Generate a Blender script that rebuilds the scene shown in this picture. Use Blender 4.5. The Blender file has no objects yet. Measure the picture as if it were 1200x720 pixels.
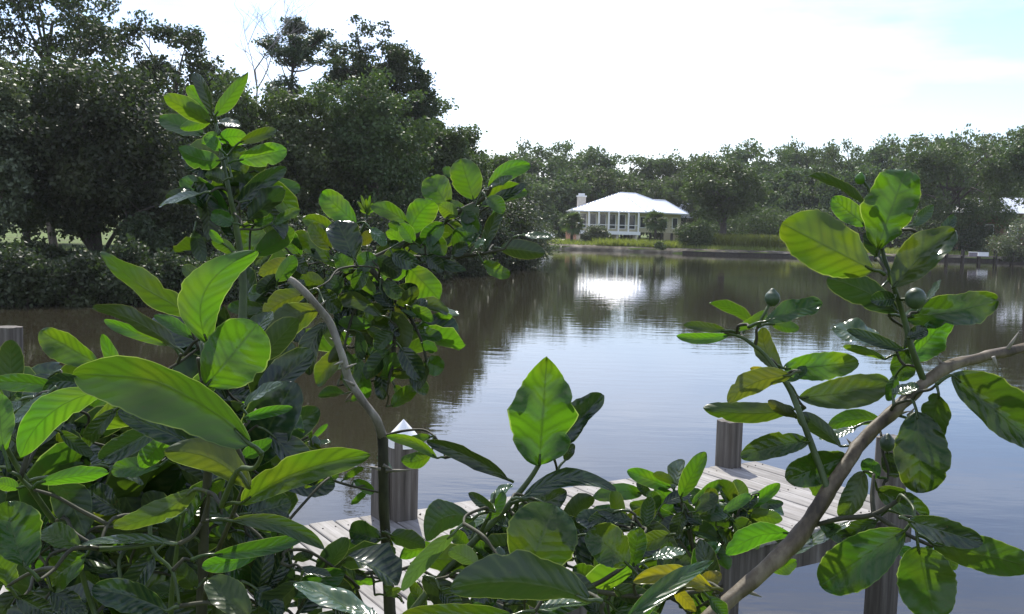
import bpy, bmesh, math, random
import numpy as np
from mathutils import Vector, Matrix, noise

S = bpy.context.scene
COL = S.collection
rnd = random.Random(7)
R = math.radians

# ------------------------------------------------------------------ camera
CAMZ = 2.65
FPX = 1178.0
PITCH = math.atan(98 / FPX)
ROLL = R(1.5)
Fv = Vector((0, math.cos(PITCH), -math.sin(PITCH)))
_R0 = Vector((1, 0, 0)); _U0 = Vector((0, math.sin(PITCH), math.cos(PITCH)))
Rv = _R0 * math.cos(ROLL) + _U0 * math.sin(ROLL)
Uv = _U0 * math.cos(ROLL) - _R0 * math.sin(ROLL)
CAM = Vector((0, 0, CAMZ))
cd = bpy.data.cameras.new('camera'); cam = bpy.data.objects.new('camera', cd); COL.objects.link(cam)
cam.matrix_world = Matrix(((Rv.x, Uv.x, -Fv.x, 0), (Rv.y, Uv.y, -Fv.y, 0), (Rv.z, Uv.z, -Fv.z, CAMZ), (0, 0, 0, 1)))
cd.sensor_fit = 'HORIZONTAL'; cd.sensor_width = 36.0; cd.lens = 36.0 * FPX / 1200.0
cd.clip_start = 0.05; cd.clip_end = 3000
S.camera = cam

# ------------------------------------------------------------------ sky and sun
SUN_EL, SUN_AZ = R(48), R(-10)          # azimuth from +Y (the view), positive to the right
w = bpy.data.worlds.new("World"); S.world = w; w.use_nodes = True
nt = w.node_tree; nt.nodes.clear()
def N(nt, t, **k):
    n = nt.nodes.new(t)
    for a, b in k.items(): setattr(n, a, b)
    return n
sky = N(nt, 'ShaderNodeTexSky', sky_type='NISHITA', sun_disc=False)
sky.sun_elevation = SUN_EL; sky.sun_rotation = SUN_AZ
sky.air_density = 1.2; sky.dust_density = .6; sky.ozone_density = 1.6
tc = N(nt, 'ShaderNodeTexCoord')
mp = N(nt, 'ShaderNodeMapping'); mp.inputs['Scale'].default_value = (1.0, 1.0, 4.5)
mp.inputs['Location'].default_value = (0.3, 0.1, 0.45)
cn = N(nt, 'ShaderNodeTexNoise'); cn.inputs['Scale'].default_value = 1.7; cn.inputs['Detail'].default_value = 7; cn.inputs['Roughness'].default_value = 0.55
cr = N(nt, 'ShaderNodeValToRGB'); cr.color_ramp.elements[0].position = 0.38; cr.color_ramp.elements[1].position = 0.66
mx = N(nt, 'ShaderNodeMix', data_type='RGBA')
mx.inputs[7].default_value = (13.0, 13.2, 14.0, 1)
mf = N(nt, 'ShaderNodeMath', operation='MULTIPLY'); mf.inputs[1].default_value = 0.55
bg = N(nt, 'ShaderNodeBackground'); bg.inputs['Strength'].default_value = 0.125
wo = N(nt, 'ShaderNodeOutputWorld')
L = nt.links.new
L(tc.outputs['Generated'], mp.inputs[0]); L(mp.outputs[0], cn.inputs['Vector']); L(cn.outputs['Fac'], cr.inputs[0])
L(cr.outputs[0], mf.inputs[0]); L(mf.outputs[0], mx.inputs[0]); tint = N(nt, 'ShaderNodeMix', data_type='RGBA', blend_type='MULTIPLY'); tint.inputs[0].default_value = 1; tint.inputs[7].default_value = (.85, .905, 1.16, 1); L(sky.outputs[0], tint.inputs[6]); L(tint.outputs[2], mx.inputs[6]); L(mx.outputs[2], bg.inputs['Color']); L(bg.outputs[0], wo.inputs[0])
sd = bpy.data.lights.new('sun', 'SUN'); sd.energy = 4.9; sd.angle = R(0.53); sd.color = (1.0, 0.95, 0.86)
sun = bpy.data.objects.new('sun', sd); COL.objects.link(sun)
SUNDIR = Vector((math.sin(SUN_AZ) * math.cos(SUN_EL), math.cos(SUN_AZ) * math.cos(SUN_EL), math.sin(SUN_EL)))
sun.rotation_euler = SUNDIR.to_track_quat('Z', 'Y').to_euler()
S.view_settings.view_transform = 'Standard'; S.view_settings.look = 'None'
S.view_settings.exposure = 0.55; S.view_settings.gamma = 1.0
HAZE = .0002
S.cycles.transparent_max_bounces = 12; S.cycles.max_bounces = 7

# ------------------------------------------------------------------ helpers
def P(x, y, d):
    return CAM + (Fv + Rv * ((x - 600) / FPX) + Uv * ((360 - y) / FPX)) * d
def G(x, y, z=0.0):                      # pixel -> point on the level z
    dr = Fv + Rv * ((x - 600) / FPX) + Uv * ((360 - y) / FPX)
    return CAM + dr * ((z - CAMZ) / dr.z)
def at(x, d, z):                         # a point in image column x (near the horizon) at distance d, height z
    q = P(x, 262 + (x - 600) * math.tan(ROLL), d); return Vector((q.x, q.y, z))
def zat(x, y, d): return P(x, y, d).z

def obj(name, me, m=None, parent=None, kind=None):
    o = bpy.data.objects.new(name, me); COL.objects.link(o)
    if m is not None and not me.materials: me.materials.append(m)
    if parent: o.parent = parent
    if kind: o['kind'] = kind
    return o
def tag(o, label, cat, group=None):
    o['label'] = label; o['category'] = cat
    if group: o['group'] = group
    return o
def thing(name, label, cat, loc=(0, 0, 0), rz=0, group=None):
    o = bpy.data.objects.new(name, None); COL.objects.link(o)
    o.location = loc; o.rotation_euler = (0, 0, rz); o.empty_display_size = .2
    return tag(o, label, cat, group)

class MB:
    """collects simple shapes into ONE mesh"""
    def __init__(s): s.v = []; s.f = []
    def box(s, c, size, rz=0, m=None, jit=0):
        hx, hy, hz = size[0] / 2, size[1] / 2, size[2] / 2; n = len(s.v)
        ca, sa = math.cos(rz), math.sin(rz)
        for a, b, e in ((-1,-1,-1),(1,-1,-1),(1,1,-1),(-1,1,-1),(-1,-1,1),(1,-1,1),(1,1,1),(-1,1,1)):
            x, y, z = a * hx, b * hy, e * hz
            q = Vector((c[0] + x * ca - y * sa, c[1] + x * sa + y * ca, c[2] + z))
            if m is not None: q = m @ q
            s.v.append(tuple(q))
        for q in ((0,3,2,1),(4,5,6,7),(0,1,5,4),(1,2,6,5),(2,3,7,6),(3,0,4,7)): s.f.append(tuple(n + i for i in q))
        return s
    def poly(s, pts, faces):
        n = len(s.v); s.v += [tuple(p) for p in pts]; s.f += [tuple(n + i for i in f) for f in faces]; return s
    def tube(s, pts, rad, k=8, cap=True, wob=0):
        pts = [Vector(p) for p in pts]; n0 = len(s.v); up = Vector((.31, .52, .8)); m = len(pts)
        for i, p in enumerate(pts):
            t = (pts[min(i + 1, m - 1)] - pts[max(i - 1, 0)]).normalized()
            a = t.cross(up)
            if a.length < 1e-4: a = t.cross(Vector((1, 0, 0)))
            a.normalize(); b = t.cross(a)
            for j in range(k):
                an = 2 * math.pi * j / k
                rr = rad[i] * (1 + (wob * (noise.noise(p * 60 + Vector((j * 1.7, 0, 0)))) if wob else 0))
                s.v.append(tuple(p + (a * math.cos(an) + b * math.sin(an)) * rr))
        for i in range(m - 1):
            for j in range(k):
                s.f.append((n0 + i * k + j, n0 + i * k + (j + 1) % k, n0 + (i + 1) * k + (j + 1) % k, n0 + (i + 1) * k + j))
        if cap:
            s.f.append(tuple(n0 + j for j in range(k))[::-1]); s.f.append(tuple(n0 + (m - 1) * k + j for j in range(k)))
        return s
    def mesh(s, name, smooth=False):
        me = bpy.data.meshes.new(name); me.from_pydata(s.v, [], s.f); me.update()
        if smooth: me.polygons.foreach_set('use_smooth', [True] * len(me.polygons))
        return me
    def build(s, name, m, parent=None, smooth=False, kind=None):
        return obj(name, s.mesh(name, smooth), m, parent, kind)

def smooth_path(pts, n=6):
    """catmull-rom through (Vector, radius) pairs"""
    out = []; rads = []
    q = [pts[0]] + list(pts) + [pts[-1]]
    for i in range(1, len(q) - 2):
        for k in range(n):
            t = k / n
            def cr_(a, b, c, d): return 0.5 * ((2 * b) + (c - a) * t + (2 * a - 5 * b + 4 * c - d) * t * t + (3 * b - a - 3 * c + d) * t ** 3)
            out.append(cr_(q[i-1][0], q[i][0], q[i+1][0], q[i+2][0])); rads.append(q[i][1] + (q[i+1][1] - q[i][1]) * t)
    out.append(pts[-1][0]); rads.append(pts[-1][1])
    return out, rads

# ------------------------------------------------------------------ materials
def mat(name):
    m = bpy.data.materials.new(name); m.use_nodes = True; m.node_tree.nodes.clear()
    return m, m.node_tree
def finish(nt, sh, disp=None):
    o = N(nt, 'ShaderNodeOutputMaterial'); nt.links.new(sh, o.inputs[0])
def noise_node(nt, scale, detail=4, rough=.55, coord='Object', sc=(1, 1, 1)):
    t = N(nt, 'ShaderNodeTexCoord'); m = N(nt, 'ShaderNodeMapping'); m.inputs['Scale'].default_value = sc
    n = N(nt, 'ShaderNodeTexNoise'); n.inputs['Scale'].default_value = scale; n.inputs['Detail'].default_value = detail; n.inputs['Roughness'].default_value = rough
    nt.links.new(t.outputs[coord], m.inputs[0]); nt.links.new(m.outputs[0], n.inputs['Vector']); return n
def ramp(nt, fac, stops):
    r = N(nt, 'ShaderNodeValToRGB'); e = r.color_ramp.elements
    while len(e) < len(stops): e.new(0.5)
    for i, (p, c) in enumerate(stops):
        e[i].position = p; e[i].color = (*c, 1) if len(c) == 3 else c
    nt.links.new(fac, r.inputs[0]); return r
def bump(nt, h, strength, dist):
    b = N(nt, 'ShaderNodeBump'); b.inputs['Strength'].default_value = strength; b.inputs['Distance'].default_value = dist
    nt.links.new(h, b.inputs['Height']); return b
def surf(name, stops, scale=3, rough=.8, bs=.3, bd=.01, sc=(1, 1, 1), metal=0, coord='Object', detail=5, spec=.3):
    m, nt = mat(name); n = noise_node(nt, scale, detail, .6, coord, sc)
    r = ramp(nt, n.outputs['Fac'], stops); p = N(nt, 'ShaderNodeBsdfPrincipled')
    p.inputs['Roughness'].default_value = rough; p.inputs['Metallic'].default_value = metal; p.inputs['Specular IOR Level'].default_value = spec
    nt.links.new(r.outputs[0], p.inputs['Base Color'])
    b = bump(nt, n.outputs['Fac'], bs, bd); nt.links.new(b.outputs[0], p.inputs['Normal'])
    finish(nt, p.outputs[0]); return m

def citrus_leaf_mat(name, top, under, trans, tfac, rough, blotch):
    """u across 0..1, v along the leaf 0..1; veins are fine relief and a faint colour of the leaf"""
    m, nt = mat(name); lk = nt.links.new
    uv = N(nt, 'ShaderNodeUVMap'); sx = N(nt, 'ShaderNodeSeparateXYZ'); lk(uv.outputs[0], sx.inputs[0])
    def M(op, a, b=None, c=None):
        n = N(nt, 'ShaderNodeMath', operation=op)
        for i, q in enumerate((a, b, c)):
            if q is None: continue
            if isinstance(q, (int, float)): n.inputs[i].default_value = q
            else: lk(q, n.inputs[i])
        return n.outputs[0]
    au = M('ABSOLUTE', M('SUBTRACT', sx.outputs[0], .5))
    nz = noise_node(nt, 40, 3, .5)
    wv = M('ADD', M('SUBTRACT', sx.outputs[1], M('MULTIPLY', au, .42)), M('MULTIPLY', nz.outputs['Fac'], .09))
    side = M('POWER', M('ABSOLUTE', M('SINE', M('MULTIPLY', wv, 24.0))), 7.0)        # thin lines
    mid = M('SUBTRACT', 1.0, M('MINIMUM', M('MULTIPLY', au, 28.0), 1.0))
    vnz = noise_node(nt, 30, 2, .5)
    vein = M('MAXIMUM', M('MULTIPLY', side, M('MULTIPLY', vnz.outputs['Fac'], 1.1)), mid)
    edge = M('MULTIPLY', M('MAXIMUM', M('SUBTRACT', au, .475), 0.0), 40.0)
    oi = N(nt, 'ShaderNodeObjectInfo')
    nb = noise_node(nt, 16, 3, .5)
    bl = ramp(nt, nb.outputs['Fac'], [(.52 - blotch * .2, (0, 0, 0)), (.75 - blotch * .15, (1, 1, 1))])
    def mixc(f, a, b, t='MIX'):
        n = N(nt, 'ShaderNodeMix', data_type='RGBA', blend_type=t)
        if isinstance(f, (int, float)): n.inputs[0].default_value = f
        else: lk(f, n.inputs[0])
        for i, q in ((6, a), (7, b)):
            if isinstance(q, tuple): n.inputs[i].default_value = (*q, 1)
            else: lk(q, n.inputs[i])
        return n.outputs[2]
    geo = N(nt, 'ShaderNodeNewGeometry')
    base = mixc(geo.outputs['Backfacing'], top, under)
    hsv = N(nt, 'ShaderNodeHueSaturation'); lk(base, hsv.inputs['Color'])
    lk(M('ADD', M('MULTIPLY', oi.outputs['Random'], .035), .4825), hsv.inputs['Hue']); lk(M('ADD', M('MULTIPLY', oi.outputs['Random'], .5), .75), hsv.inputs['Value'])
    b2 = mixc(M('MULTIPLY', vein, .35), hsv.outputs[0], (.16, .22, .06))
    b3 = mixc(M('MULTIPLY', bl.outputs[0], blotch * .55), b2, (.12, .11, .015))
    spn = noise_node(nt, 210, 2, .5); sp = ramp(nt, spn.outputs['Fac'], [(.70, (0, 0, 0)), (.74, (1, 1, 1))])
    b3 = mixc(M('MULTIPLY', sp.outputs[0], .6), b3, (.09, .06, .025))
    tr = mixc(M('MULTIPLY', bl.outputs[0], blotch * .7), trans, (.30, .26, .012))
    tr = mixc(M('MULTIPLY', vein, .75), tr, tuple(c * .28 for c in trans))
    tr = mixc(M('MINIMUM', edge, .5), tr, (.40, .50, .12))
    hs2 = N(nt, 'ShaderNodeHueSaturation'); lk(tr, hs2.inputs['Color'])
    lk(M('ADD', M('MULTIPLY', oi.outputs['Random'], .03), .485), hs2.inputs['Hue']); lk(M('ADD', M('MULTIPLY', oi.outputs['Random'], .45), .72), hs2.inputs['Value'])
    p = N(nt, 'ShaderNodeBsdfPrincipled'); lk(b3, p.inputs['Base Color'])
    lk(M('ADD', M('MULTIPLY', geo.outputs['Backfacing'], .22), rough), p.inputs['Roughness']); p.inputs['Specular IOR Level'].default_value = .55
    quilt = M('ABSOLUTE', M('SINE', M('MULTIPLY', wv, 24.0)))
    nzf = noise_node(nt, 120, 4, .6)
    hh = M('ADD', M('ADD', M('MULTIPLY', quilt, -.55), M('MULTIPLY', mid, -.5)), M('ADD', M('MULTIPLY', nz.outputs['Fac'], 1.3), M('MULTIPLY', nzf.outputs['Fac'], .10)))
    b = bump(nt, hh, .45, .0011); lk(b.outputs[0], p.inputs['Normal'])
    t = N(nt, 'ShaderNodeBsdfTranslucent'); lk(hs2.outputs[0], t.inputs[0])
    ms = N(nt, 'ShaderNodeMixShader'); ms.inputs[0].default_value = tfac
    lk(p.outputs[0], ms.inputs[1]); lk(t.outputs[0], ms.inputs[2]); finish(nt, ms.outputs[0]); return m
LEAF = {
 'g': citrus_leaf_mat('leaf_green', (.020, .055, .014), (.040, .085, .022), (.050, .115, .004), .50, .18, .25),
 'b': citrus_leaf_mat('leaf_young_lit', (.032, .085, .015), (.055, .115, .022), (.080, .200, .006), .56, .21, .35),  # young tone; the brightness of backlit leaves is put into this colour too
 'd': citrus_leaf_mat('leaf_mature_shaded', (.012, .028, .014), (.022, .040, .018), (.022, .050, .005), .30, .22, .05),  # mature tone; its darkness also paints the shade on leaves seen in shadow
 'o': citrus_leaf_mat('leaf_olive', (.034, .052, .022), (.048, .066, .028), (.075, .120, .006), .42, .32, .45),
 'y': citrus_leaf_mat('leaf_yellowing', (.11, .11, .010), (.14, .13, .016), (.30, .29, .008), .52, .34, .8),
 'p': citrus_leaf_mat('leaf_glossy', (.045, .080, .042), (.070, .105, .050), (.09, .17, .02), .32, .17, .1),
}

def foliage_mat(name, c0, c1, tr, tf=.35, scale=.6, rough=.5):
    m, nt = mat(name); lk = nt.links.new
    n = noise_node(nt, scale, 5, .7); oi = N(nt, 'ShaderNodeObjectInfo')
    r = ramp(nt, n.outputs['Fac'], [(.32, c0), (.68, c1)])
    h = N(nt, 'ShaderNodeHueSaturation'); lk(r.outputs[0], h.inputs['Color'])
    a = N(nt, 'ShaderNodeMath', operation='MULTIPLY_ADD'); lk(oi.outputs['Random'], a.inputs[0]); a.inputs[1].default_value = .4; a.inputs[2].default_value = .8; lk(a.outputs[0], h.inputs['Value'])
    a2 = N(nt, 'ShaderNodeMath', operation='MULTIPLY_ADD'); lk(oi.outputs['Random'], a2.inputs[0]); a2.inputs[1].default_value = .05; a2.inputs[2].default_value = .475; lk(a2.outputs[0], h.inputs['Hue'])
    p = N(nt, 'ShaderNodeBsdfPrincipled'); lk(h.outputs[0], p.inputs['Base Color']); p.inputs['Roughness'].default_value = rough; p.inputs['Specular IOR Level'].default_value = .34
    t = N(nt, 'ShaderNodeBsdfTranslucent'); t.inputs[0].default_value = (*tr, 1)
    ms = N(nt, 'ShaderNodeMixShader'); ms.inputs[0].default_value = tf
    lk(p.outputs[0], ms.inputs[1]); lk(t.outputs[0], ms.inputs[2]); finish(nt, ms.outputs[0]); return m
FO_OAK = foliage_mat('oak_foliage', (.032, .050, .016), (.085, .115, .036), (.08, .14, .02), .30, .5, .55)
FO_DARK = foliage_mat('dark_foliage', (.018, .028, .011), (.055, .074, .026), (.05, .09, .015), .25, .5, .55)
FO_PALE = foliage_mat('pale_foliage', (.060, .075, .040), (.130, .150, .085), (.10, .14, .04), .30, .6, .42)
FO_FAR = foliage_mat('far_foliage', (.034, .055, .018), (.095, .130, .042), (.08, .14, .02), .30, .25, .65)
FO_PINE = foliage_mat('pine_foliage', (.030, .048, .022), (.070, .095, .045), (.06, .10, .02), .25, .5, .5)
FO_PALM = foliage_mat('palm_foliage', (.050, .075, .030), (.100, .135, .055), (.10, .16, .03), .3, 2, .4)
FO_GRASS = foliage_mat('grass_blades', (.100, .125, .020), (.170, .200, .050), (.24, .29, .04), .42, .3, .6)
BARK = surf('bark', [(.3, (.035, .028, .022)), (.7, (.11, .095, .08))], 6, .9, .7, .03, (1, 1, .25))
BARK_GREY = surf('dead_bark', [(.3, (.16, .15, .14)), (.7, (.34, .32, .30))], 6, .9, .5, .02, (1, 1, .25))
STEM_BARK = surf('citrus_bark', [(.30, (.07, .060, .042)), (.5, (.17, .155, .12)), (.70, (.31, .295, .25))], 55, .62, .6, .002, (1, 1, .35), spec=.4)
STEM_GREEN = surf('green_twig', [(.3, (.024, .040, .012)), (.7, (.055, .085, .022))], 60, .5, .3, .001, spec=.4)
STEM_DARK = surf('dark_twig', [(.3, (.02, .020, .012)), (.7, (.055, .055, .03))], 70, .7, .5, .0015, (1, 1, .4))
BRANCH_BARK = surf('brown_citrus_bark', [(.34, (.030, .022, .012)), (.5, (.085, .065, .038)), (.66, (.165, .138, .090))], 55, .62, .6, .002, (1, 1, .35), spec=.4)
FRUIT = surf('green_fruit', [(.3, (.022, .045, .020)), (.7, (.040, .070, .030))], 160, .42, .55, .0012, spec=.5)
PLANK = surf('weathered_plank', [(.28, (.17, .155, .135)), (.5, (.33, .31, .285)), (.72, (.50, .475, .445))], 9, .8, .55, .003, (1, .06, 1), detail=9)
def plank_mat():
    m, nt = mat('weathered_deck_wood'); lk = nt.links.new
    n = noise_node(nt, 34, 8, .65, 'Object', (1, .045, 1)); n2 = noise_node(nt, 3.2, 4, .6)
    oi = N(nt, 'ShaderNodeObjectInfo')
    r = ramp(nt, n.outputs['Fac'], [(.30, (.11, .10, .09)), (.48, (.235, .222, .205)), (.70, (.33, .315, .30))])
    r2 = ramp(nt, n2.outputs['Fac'], [(.35, (.72, .70, .67)), (.65, (1, 1, 1))])
    mu = N(nt, 'ShaderNodeMix', data_type='RGBA', blend_type='MULTIPLY'); mu.inputs[0].default_value = 1; lk(r.outputs[0], mu.inputs[6]); lk(r2.outputs[0], mu.inputs[7])
    h = N(nt, 'ShaderNodeHueSaturation'); lk(mu.outputs[2], h.inputs['Color'])
    a = N(nt, 'ShaderNodeMath', operation='MULTIPLY_ADD'); lk(oi.outputs['Random'], a.inputs[0]); a.inputs[1].default_value = .35; a.inputs[2].default_value = .82; lk(a.outputs[0], h.inputs['Value'])
    p = N(nt, 'ShaderNodeBsdfPrincipled'); lk(h.outputs[0], p.inputs['Base Color']); p.inputs['Roughness'].default_value = .72; p.inputs['Specular IOR Level'].default_value = .3
    b = bump(nt, n.outputs['Fac'], .6, .003); lk(b.outputs[0], p.inputs['Normal']); finish(nt, p.outputs[0]); return m
DECK = plank_mat()
PILE = surf('pile_wood', [(.28, (.038, .032, .026)), (.5, (.095, .083, .07)), (.72, (.18, .165, .145))], 26, .85, .8, .004, (1, 1, .05), detail=9)
WHITE = surf('white_paint', [(.3, (.74, .74, .73)), (.7, (.82, .82, .81))], 8, .45, .08, .002)
CREAM = surf('cream_siding', [(.3, (.42, .38, .25)), (.7, (.50, .46, .31))], 2, .7, .2, .01)
ROOFM = surf('white_metal_roof', [(.3, (.66, .68, .70)), (.7, (.76, .78, .80))], .8, .34, .1, .01, spec=.7, metal=.35)
CHIM = surf('chimney_stucco', [(.3, (.50, .44, .36)), (.7, (.60, .54, .46))], 3, .8)
BROWN = surf('brown_siding', [(.3, (.12, .065, .045)), (.7, (.20, .11, .08))], 2, .8)
SHINGLE = surf('grey_shingles', [(.3, (.16, .14, .15)), (.7, (.28, .25, .27))], 4, .85, .5, .02)
GLASS = surf('window_glass', [(.3, (.02, .025, .03)), (.7, (.04, .045, .05))], 1, .08, 0, .01, spec=.7)
DARKWOOD = surf('seawall_wood', [(.3, (.03, .026, .022)), (.7, (.075, .065, .055))], 5, .85, .5, .01)
SAND = surf('sand', [(.3, (.46, .41, .34)), (.7, (.60, .55, .47))], 2, .9)
TYRE = surf('tyre_rubber', [(.3, (.02, .02, .02)), (.7, (.035, .035, .035))], 5, .8)
CARP = surf('white_car_paint', [(.3, (.76, .77, .78)), (.7, (.80, .81, .82))], 2, .22, 0, .01, spec=.6)
RIM = surf('wheel_rim', [(.3, (.4, .4, .4)), (.7, (.5, .5, .5))], 2, .4, 0, .01, metal=.8)
LAMPR = surf('red_lens', [(.3, (.3, .02, .02)), (.7, (.4, .03, .02))], 2, .3, 0, .01)
BRICK = surf('terracotta', [(.3, (.30, .16, .10)), (.7, (.42, .24, .16))], 4, .85)

def ground_mat():
    m, nt = mat('grass_ground'); lk = nt.links.new
    n = noise_node(nt, .35, 6, .65); n2 = noise_node(nt, 9, 5, .7)
    r = ramp(nt, n.outputs['Fac'], [(.30, (.075, .060, .032)), (.46, (.080, .120, .022)), (.70, (.130, .180, .040))])
    r2 = ramp(nt, n2.outputs['Fac'], [(.3, (.55, .55, .5)), (.7, (1.15, 1.15, 1.1))])
    mu = N(nt, 'ShaderNodeMix', data_type='RGBA', blend_type='MULTIPLY'); mu.inputs[0].default_value = 1; lk(r.outputs[0], mu.inputs[6]); lk(r2.outputs[0], mu.inputs[7])
    p = N(nt, 'ShaderNodeBsdfPrincipled'); lk(mu.outputs[2], p.inputs['Base Color']); p.inputs['Roughness'].default_value = .9; p.inputs['Specular IOR Level'].default_value = .15
    b = bump(nt, n2.outputs['Fac'], .8, .04); lk(b.outputs[0], p.inputs['Normal']); finish(nt, p.outputs[0]); return m
GROUND = ground_mat()
def water_mat():
    m, nt = mat('brown_creek_water'); lk = nt.links.new
    a = noise_node(nt, 1.0, 3, .5, 'Object', (.9, 2.4, 1)); c = noise_node(nt, 1.0, 3, .55, 'Object', (4.2, 10.0, 1))
    patch = noise_node(nt, .09, 3, .5, 'Object', (.7, 2.2, 1))
    pr = ramp(nt, patch.outputs['Fac'], [(.40, (.25, .25, .25)), (.62, (1, 1, 1))])
    mu = N(nt, 'ShaderNodeMath', operation='MULTIPLY'); lk(c.outputs['Fac'], mu.inputs[0]); lk(pr.outputs[0], mu.inputs[1])
    s = N(nt, 'ShaderNodeMath', operation='MULTIPLY_ADD'); lk(mu.outputs[0], s.inputs[0]); s.inputs[1].default_value = .30; lk(a.outputs['Fac'], s.inputs[2])
    b = bump(nt, s.outputs[0], 1.0, .0032)
    p = N(nt, 'ShaderNodeBsdfPrincipled'); p.inputs['Base Color'].default_value = (.024, .021, .013, 1); p.inputs['Roughness'].default_value = .02
    p.inputs['IOR'].default_value = 1.33; p.inputs['Specular IOR Level'].default_value = .5
    lk(b.outputs[0], p.inputs['Normal']); finish(nt, p.outputs[0]); return m
WATER = water_mat()

# ------------------------------------------------------------------ the setting: water, ground, banks
me = MB().poly([(-480, -300, 0), (480, -300, 0), (480, 560, 0), (-480, 560, 0)], [(0, 1, 2, 3)]).mesh('water')
obj('water', me, WATER, kind='structure')

shore = []          # the water's edge, clockwise from the near left
near = [(-3.4, 3.5), (-8, 3.0), (-18, 5), (-28, 10), (-30, 19)]
shore += [Vector((x, y, 0)) for x, y in near]
for x, y in ((-60, 355), (0, 353), (60, 356), (120, 354), (200, 352), (300, 346), (400, 337), (480, 328), (540, 321), (590, 314), (632, 307)):
    q = G(x, y); shore.append(Vector((q.x, q.y, 0)))
for x, y in ((627, 297), (632, 291.5), (660, 292.5), (700, 293.5), (760, 296), (838, 299), (920, 301), (1000, 303), (1100, 305), (1200, 308), (1290, 313)):
    q = G(x, y); shore.append(Vector((q.x, q.y, 0)))
shore += [Vector((x, y, 0)) for x, y in ((66, 80), (70, 55), (60, 25), (38, 8), (16, 3.4), (6, 3.1), (3, 3.3), (0, 3.2), (-1.6, 3.35))]
dense = []
for i, a in enumerate(shore):
    b = shore[(i + 1) % len(shore)]; n = max(1, int((b - a).length / 1.2))
    for k in range(n):
        p = a.lerp(b, k / n)
        dense.append(p)
CEN = Vector((14, 42, 0))
rows = [(-1.6, -.9), (-.12, -.12), (0.06, .12), (.32, .38), (1.1, .50), (3, .62), (9, .70), (30, .70), (90, .9), (200, 2.0), (420, 5)]
v = []; f = []; n = len(dense)
for i, p in enumerate(dense):
    dr = (p - CEN).normalized()
    nearb = p.y < 6 and abs(p.x) < 12
    for k, (o, z) in enumerate(rows):
        jj = .30 * noise.noise(Vector((p.x * .5, p.y * .5, k))) * (1 if k in (1, 2, 3, 4) else 0)
        q = p + dr * (o + jj)
        zz = z + ((.06 * noise.noise(Vector((q.x * .8, q.y * .8, 5)))) if 2 <= k <= 5 else 0)
        if nearb and k >= 3: zz += .35
        v.append((q.x, q.y, zz))
m_ = len(rows)
for i in range(n):
    for k in range(m_ - 1):
        a, b = i * m_ + k, ((i + 1) % n) * m_ + k
        f.append((a, a + 1, b + 1, b))
obj('ground', MB().poly(v, f).mesh('ground', True), GROUND, kind='structure')
# bare mud and sand lip along the far shore
v = []; f = []; c0 = 0
for i, p in enumerate(dense):
    if p.y < 64 or p.x < -3: 
        c0 = 0; continue
    dr = (p - CEN).normalized()
    for k, (o, z) in enumerate(((-.10, -.10), (.06, .135), (.40, .42), (1.3 + .5 * noise.noise(p * .4), .535))):
        q = p + dr * o; v.append((q.x, q.y, z + .03))
    if c0:
        b = len(v) - 8
        for k in range(3): f.append((b + k, b + k + 1, b + k + 5, b + k + 4))
    c0 = 1
MUD = surf('shore_mud', [(.32, (.045, .036, .024)), (.52, (.10, .085, .058)), (.68, (.25, .215, .155))], .8, .9, .6, .03, detail=7)
obj('bank', MB().poly(v, f).mesh('bank', True), MUD, kind='structure')
# sandy drive beside the far house
sp = [at(560, 142, .712), at(640, 122, .712), at(688, 123, .712), at(700, 130, .712), at(690, 139, .712), at(640, 146, .712)]
obj('driveway', MB().poly(sp, [tuple(range(len(sp)))]).mesh('driveway'), SAND, kind='structure')
sp = [at(-120, 47, .712), at(-60, 43, .712), at(20, 44, .712), at(46, 47, .712), at(40, 50, .712), at(-60, 50, .712)]
obj('path', MB().poly(sp, [tuple(range(len(sp)))]).mesh('path'), SAND, kind='structure')

# ------------------------------------------------------------------ trees
def leaf_cloud(rs, centers, radii, per, size, flat=.65, up=.5, spread=1.0):
    """many leaf-sized quads scattered through the clumps"""
    C = np.array(centers); Rr = np.array(radii); n = len(C)
    cnt = np.maximum(4, (per * (Rr / Rr.mean()) ** 2).astype(int)); idx = np.repeat(np.arange(n), cnt); m = len(idx)
    d = rs.normal(size=(m, 3)); d /= np.linalg.norm(d, axis=1)[:, None]
    rad = rs.uniform(.35, 1.0, m) ** .6
    rad *= 1 + .25 * rs.normal(size=m)
    off = d * rad[:, None] * Rr[idx][:, None] * np.array([1, 1, flat]) * spread
    c = C[idx] + off
    nrm = rs.normal(size=(m, 3)) + np.array([0, 0, up]) + d * .5; nrm /= np.linalg.norm(nrm, axis=1)[:, None]
    t = np.cross(nrm, rs.normal(size=(m, 3))); t /= np.linalg.norm(t, axis=1)[:, None]; b = np.cross(nrm, t)
    s = size * rs.uniform(.6, 1.35, m)[:, None]
    V = np.stack([c - t * s * .5, c - b * s * .30 + t * s * .05, c + t * s * .5, c + b * s * .30 + t * s * .05], 1).reshape(-1, 3)
    return V
def quads_mesh(name, V):
    me = bpy.data.meshes.new(name); n = len(V); q = n // 4
    me.vertices.add(n); me.vertices.foreach_set('co', V.astype(np.float32).ravel())
    me.loops.add(n); me.loops.foreach_set('vertex_index', np.arange(n, dtype=np.int32))
    me.polygons.add(q); me.polygons.foreach_set('loop_start', np.arange(0, n, 4, dtype=np.int32)); me.polygons.foreach_set('loop_total', np.full(q, 4, dtype=np.int32))
    me.update(calc_edges=True); return me

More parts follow.
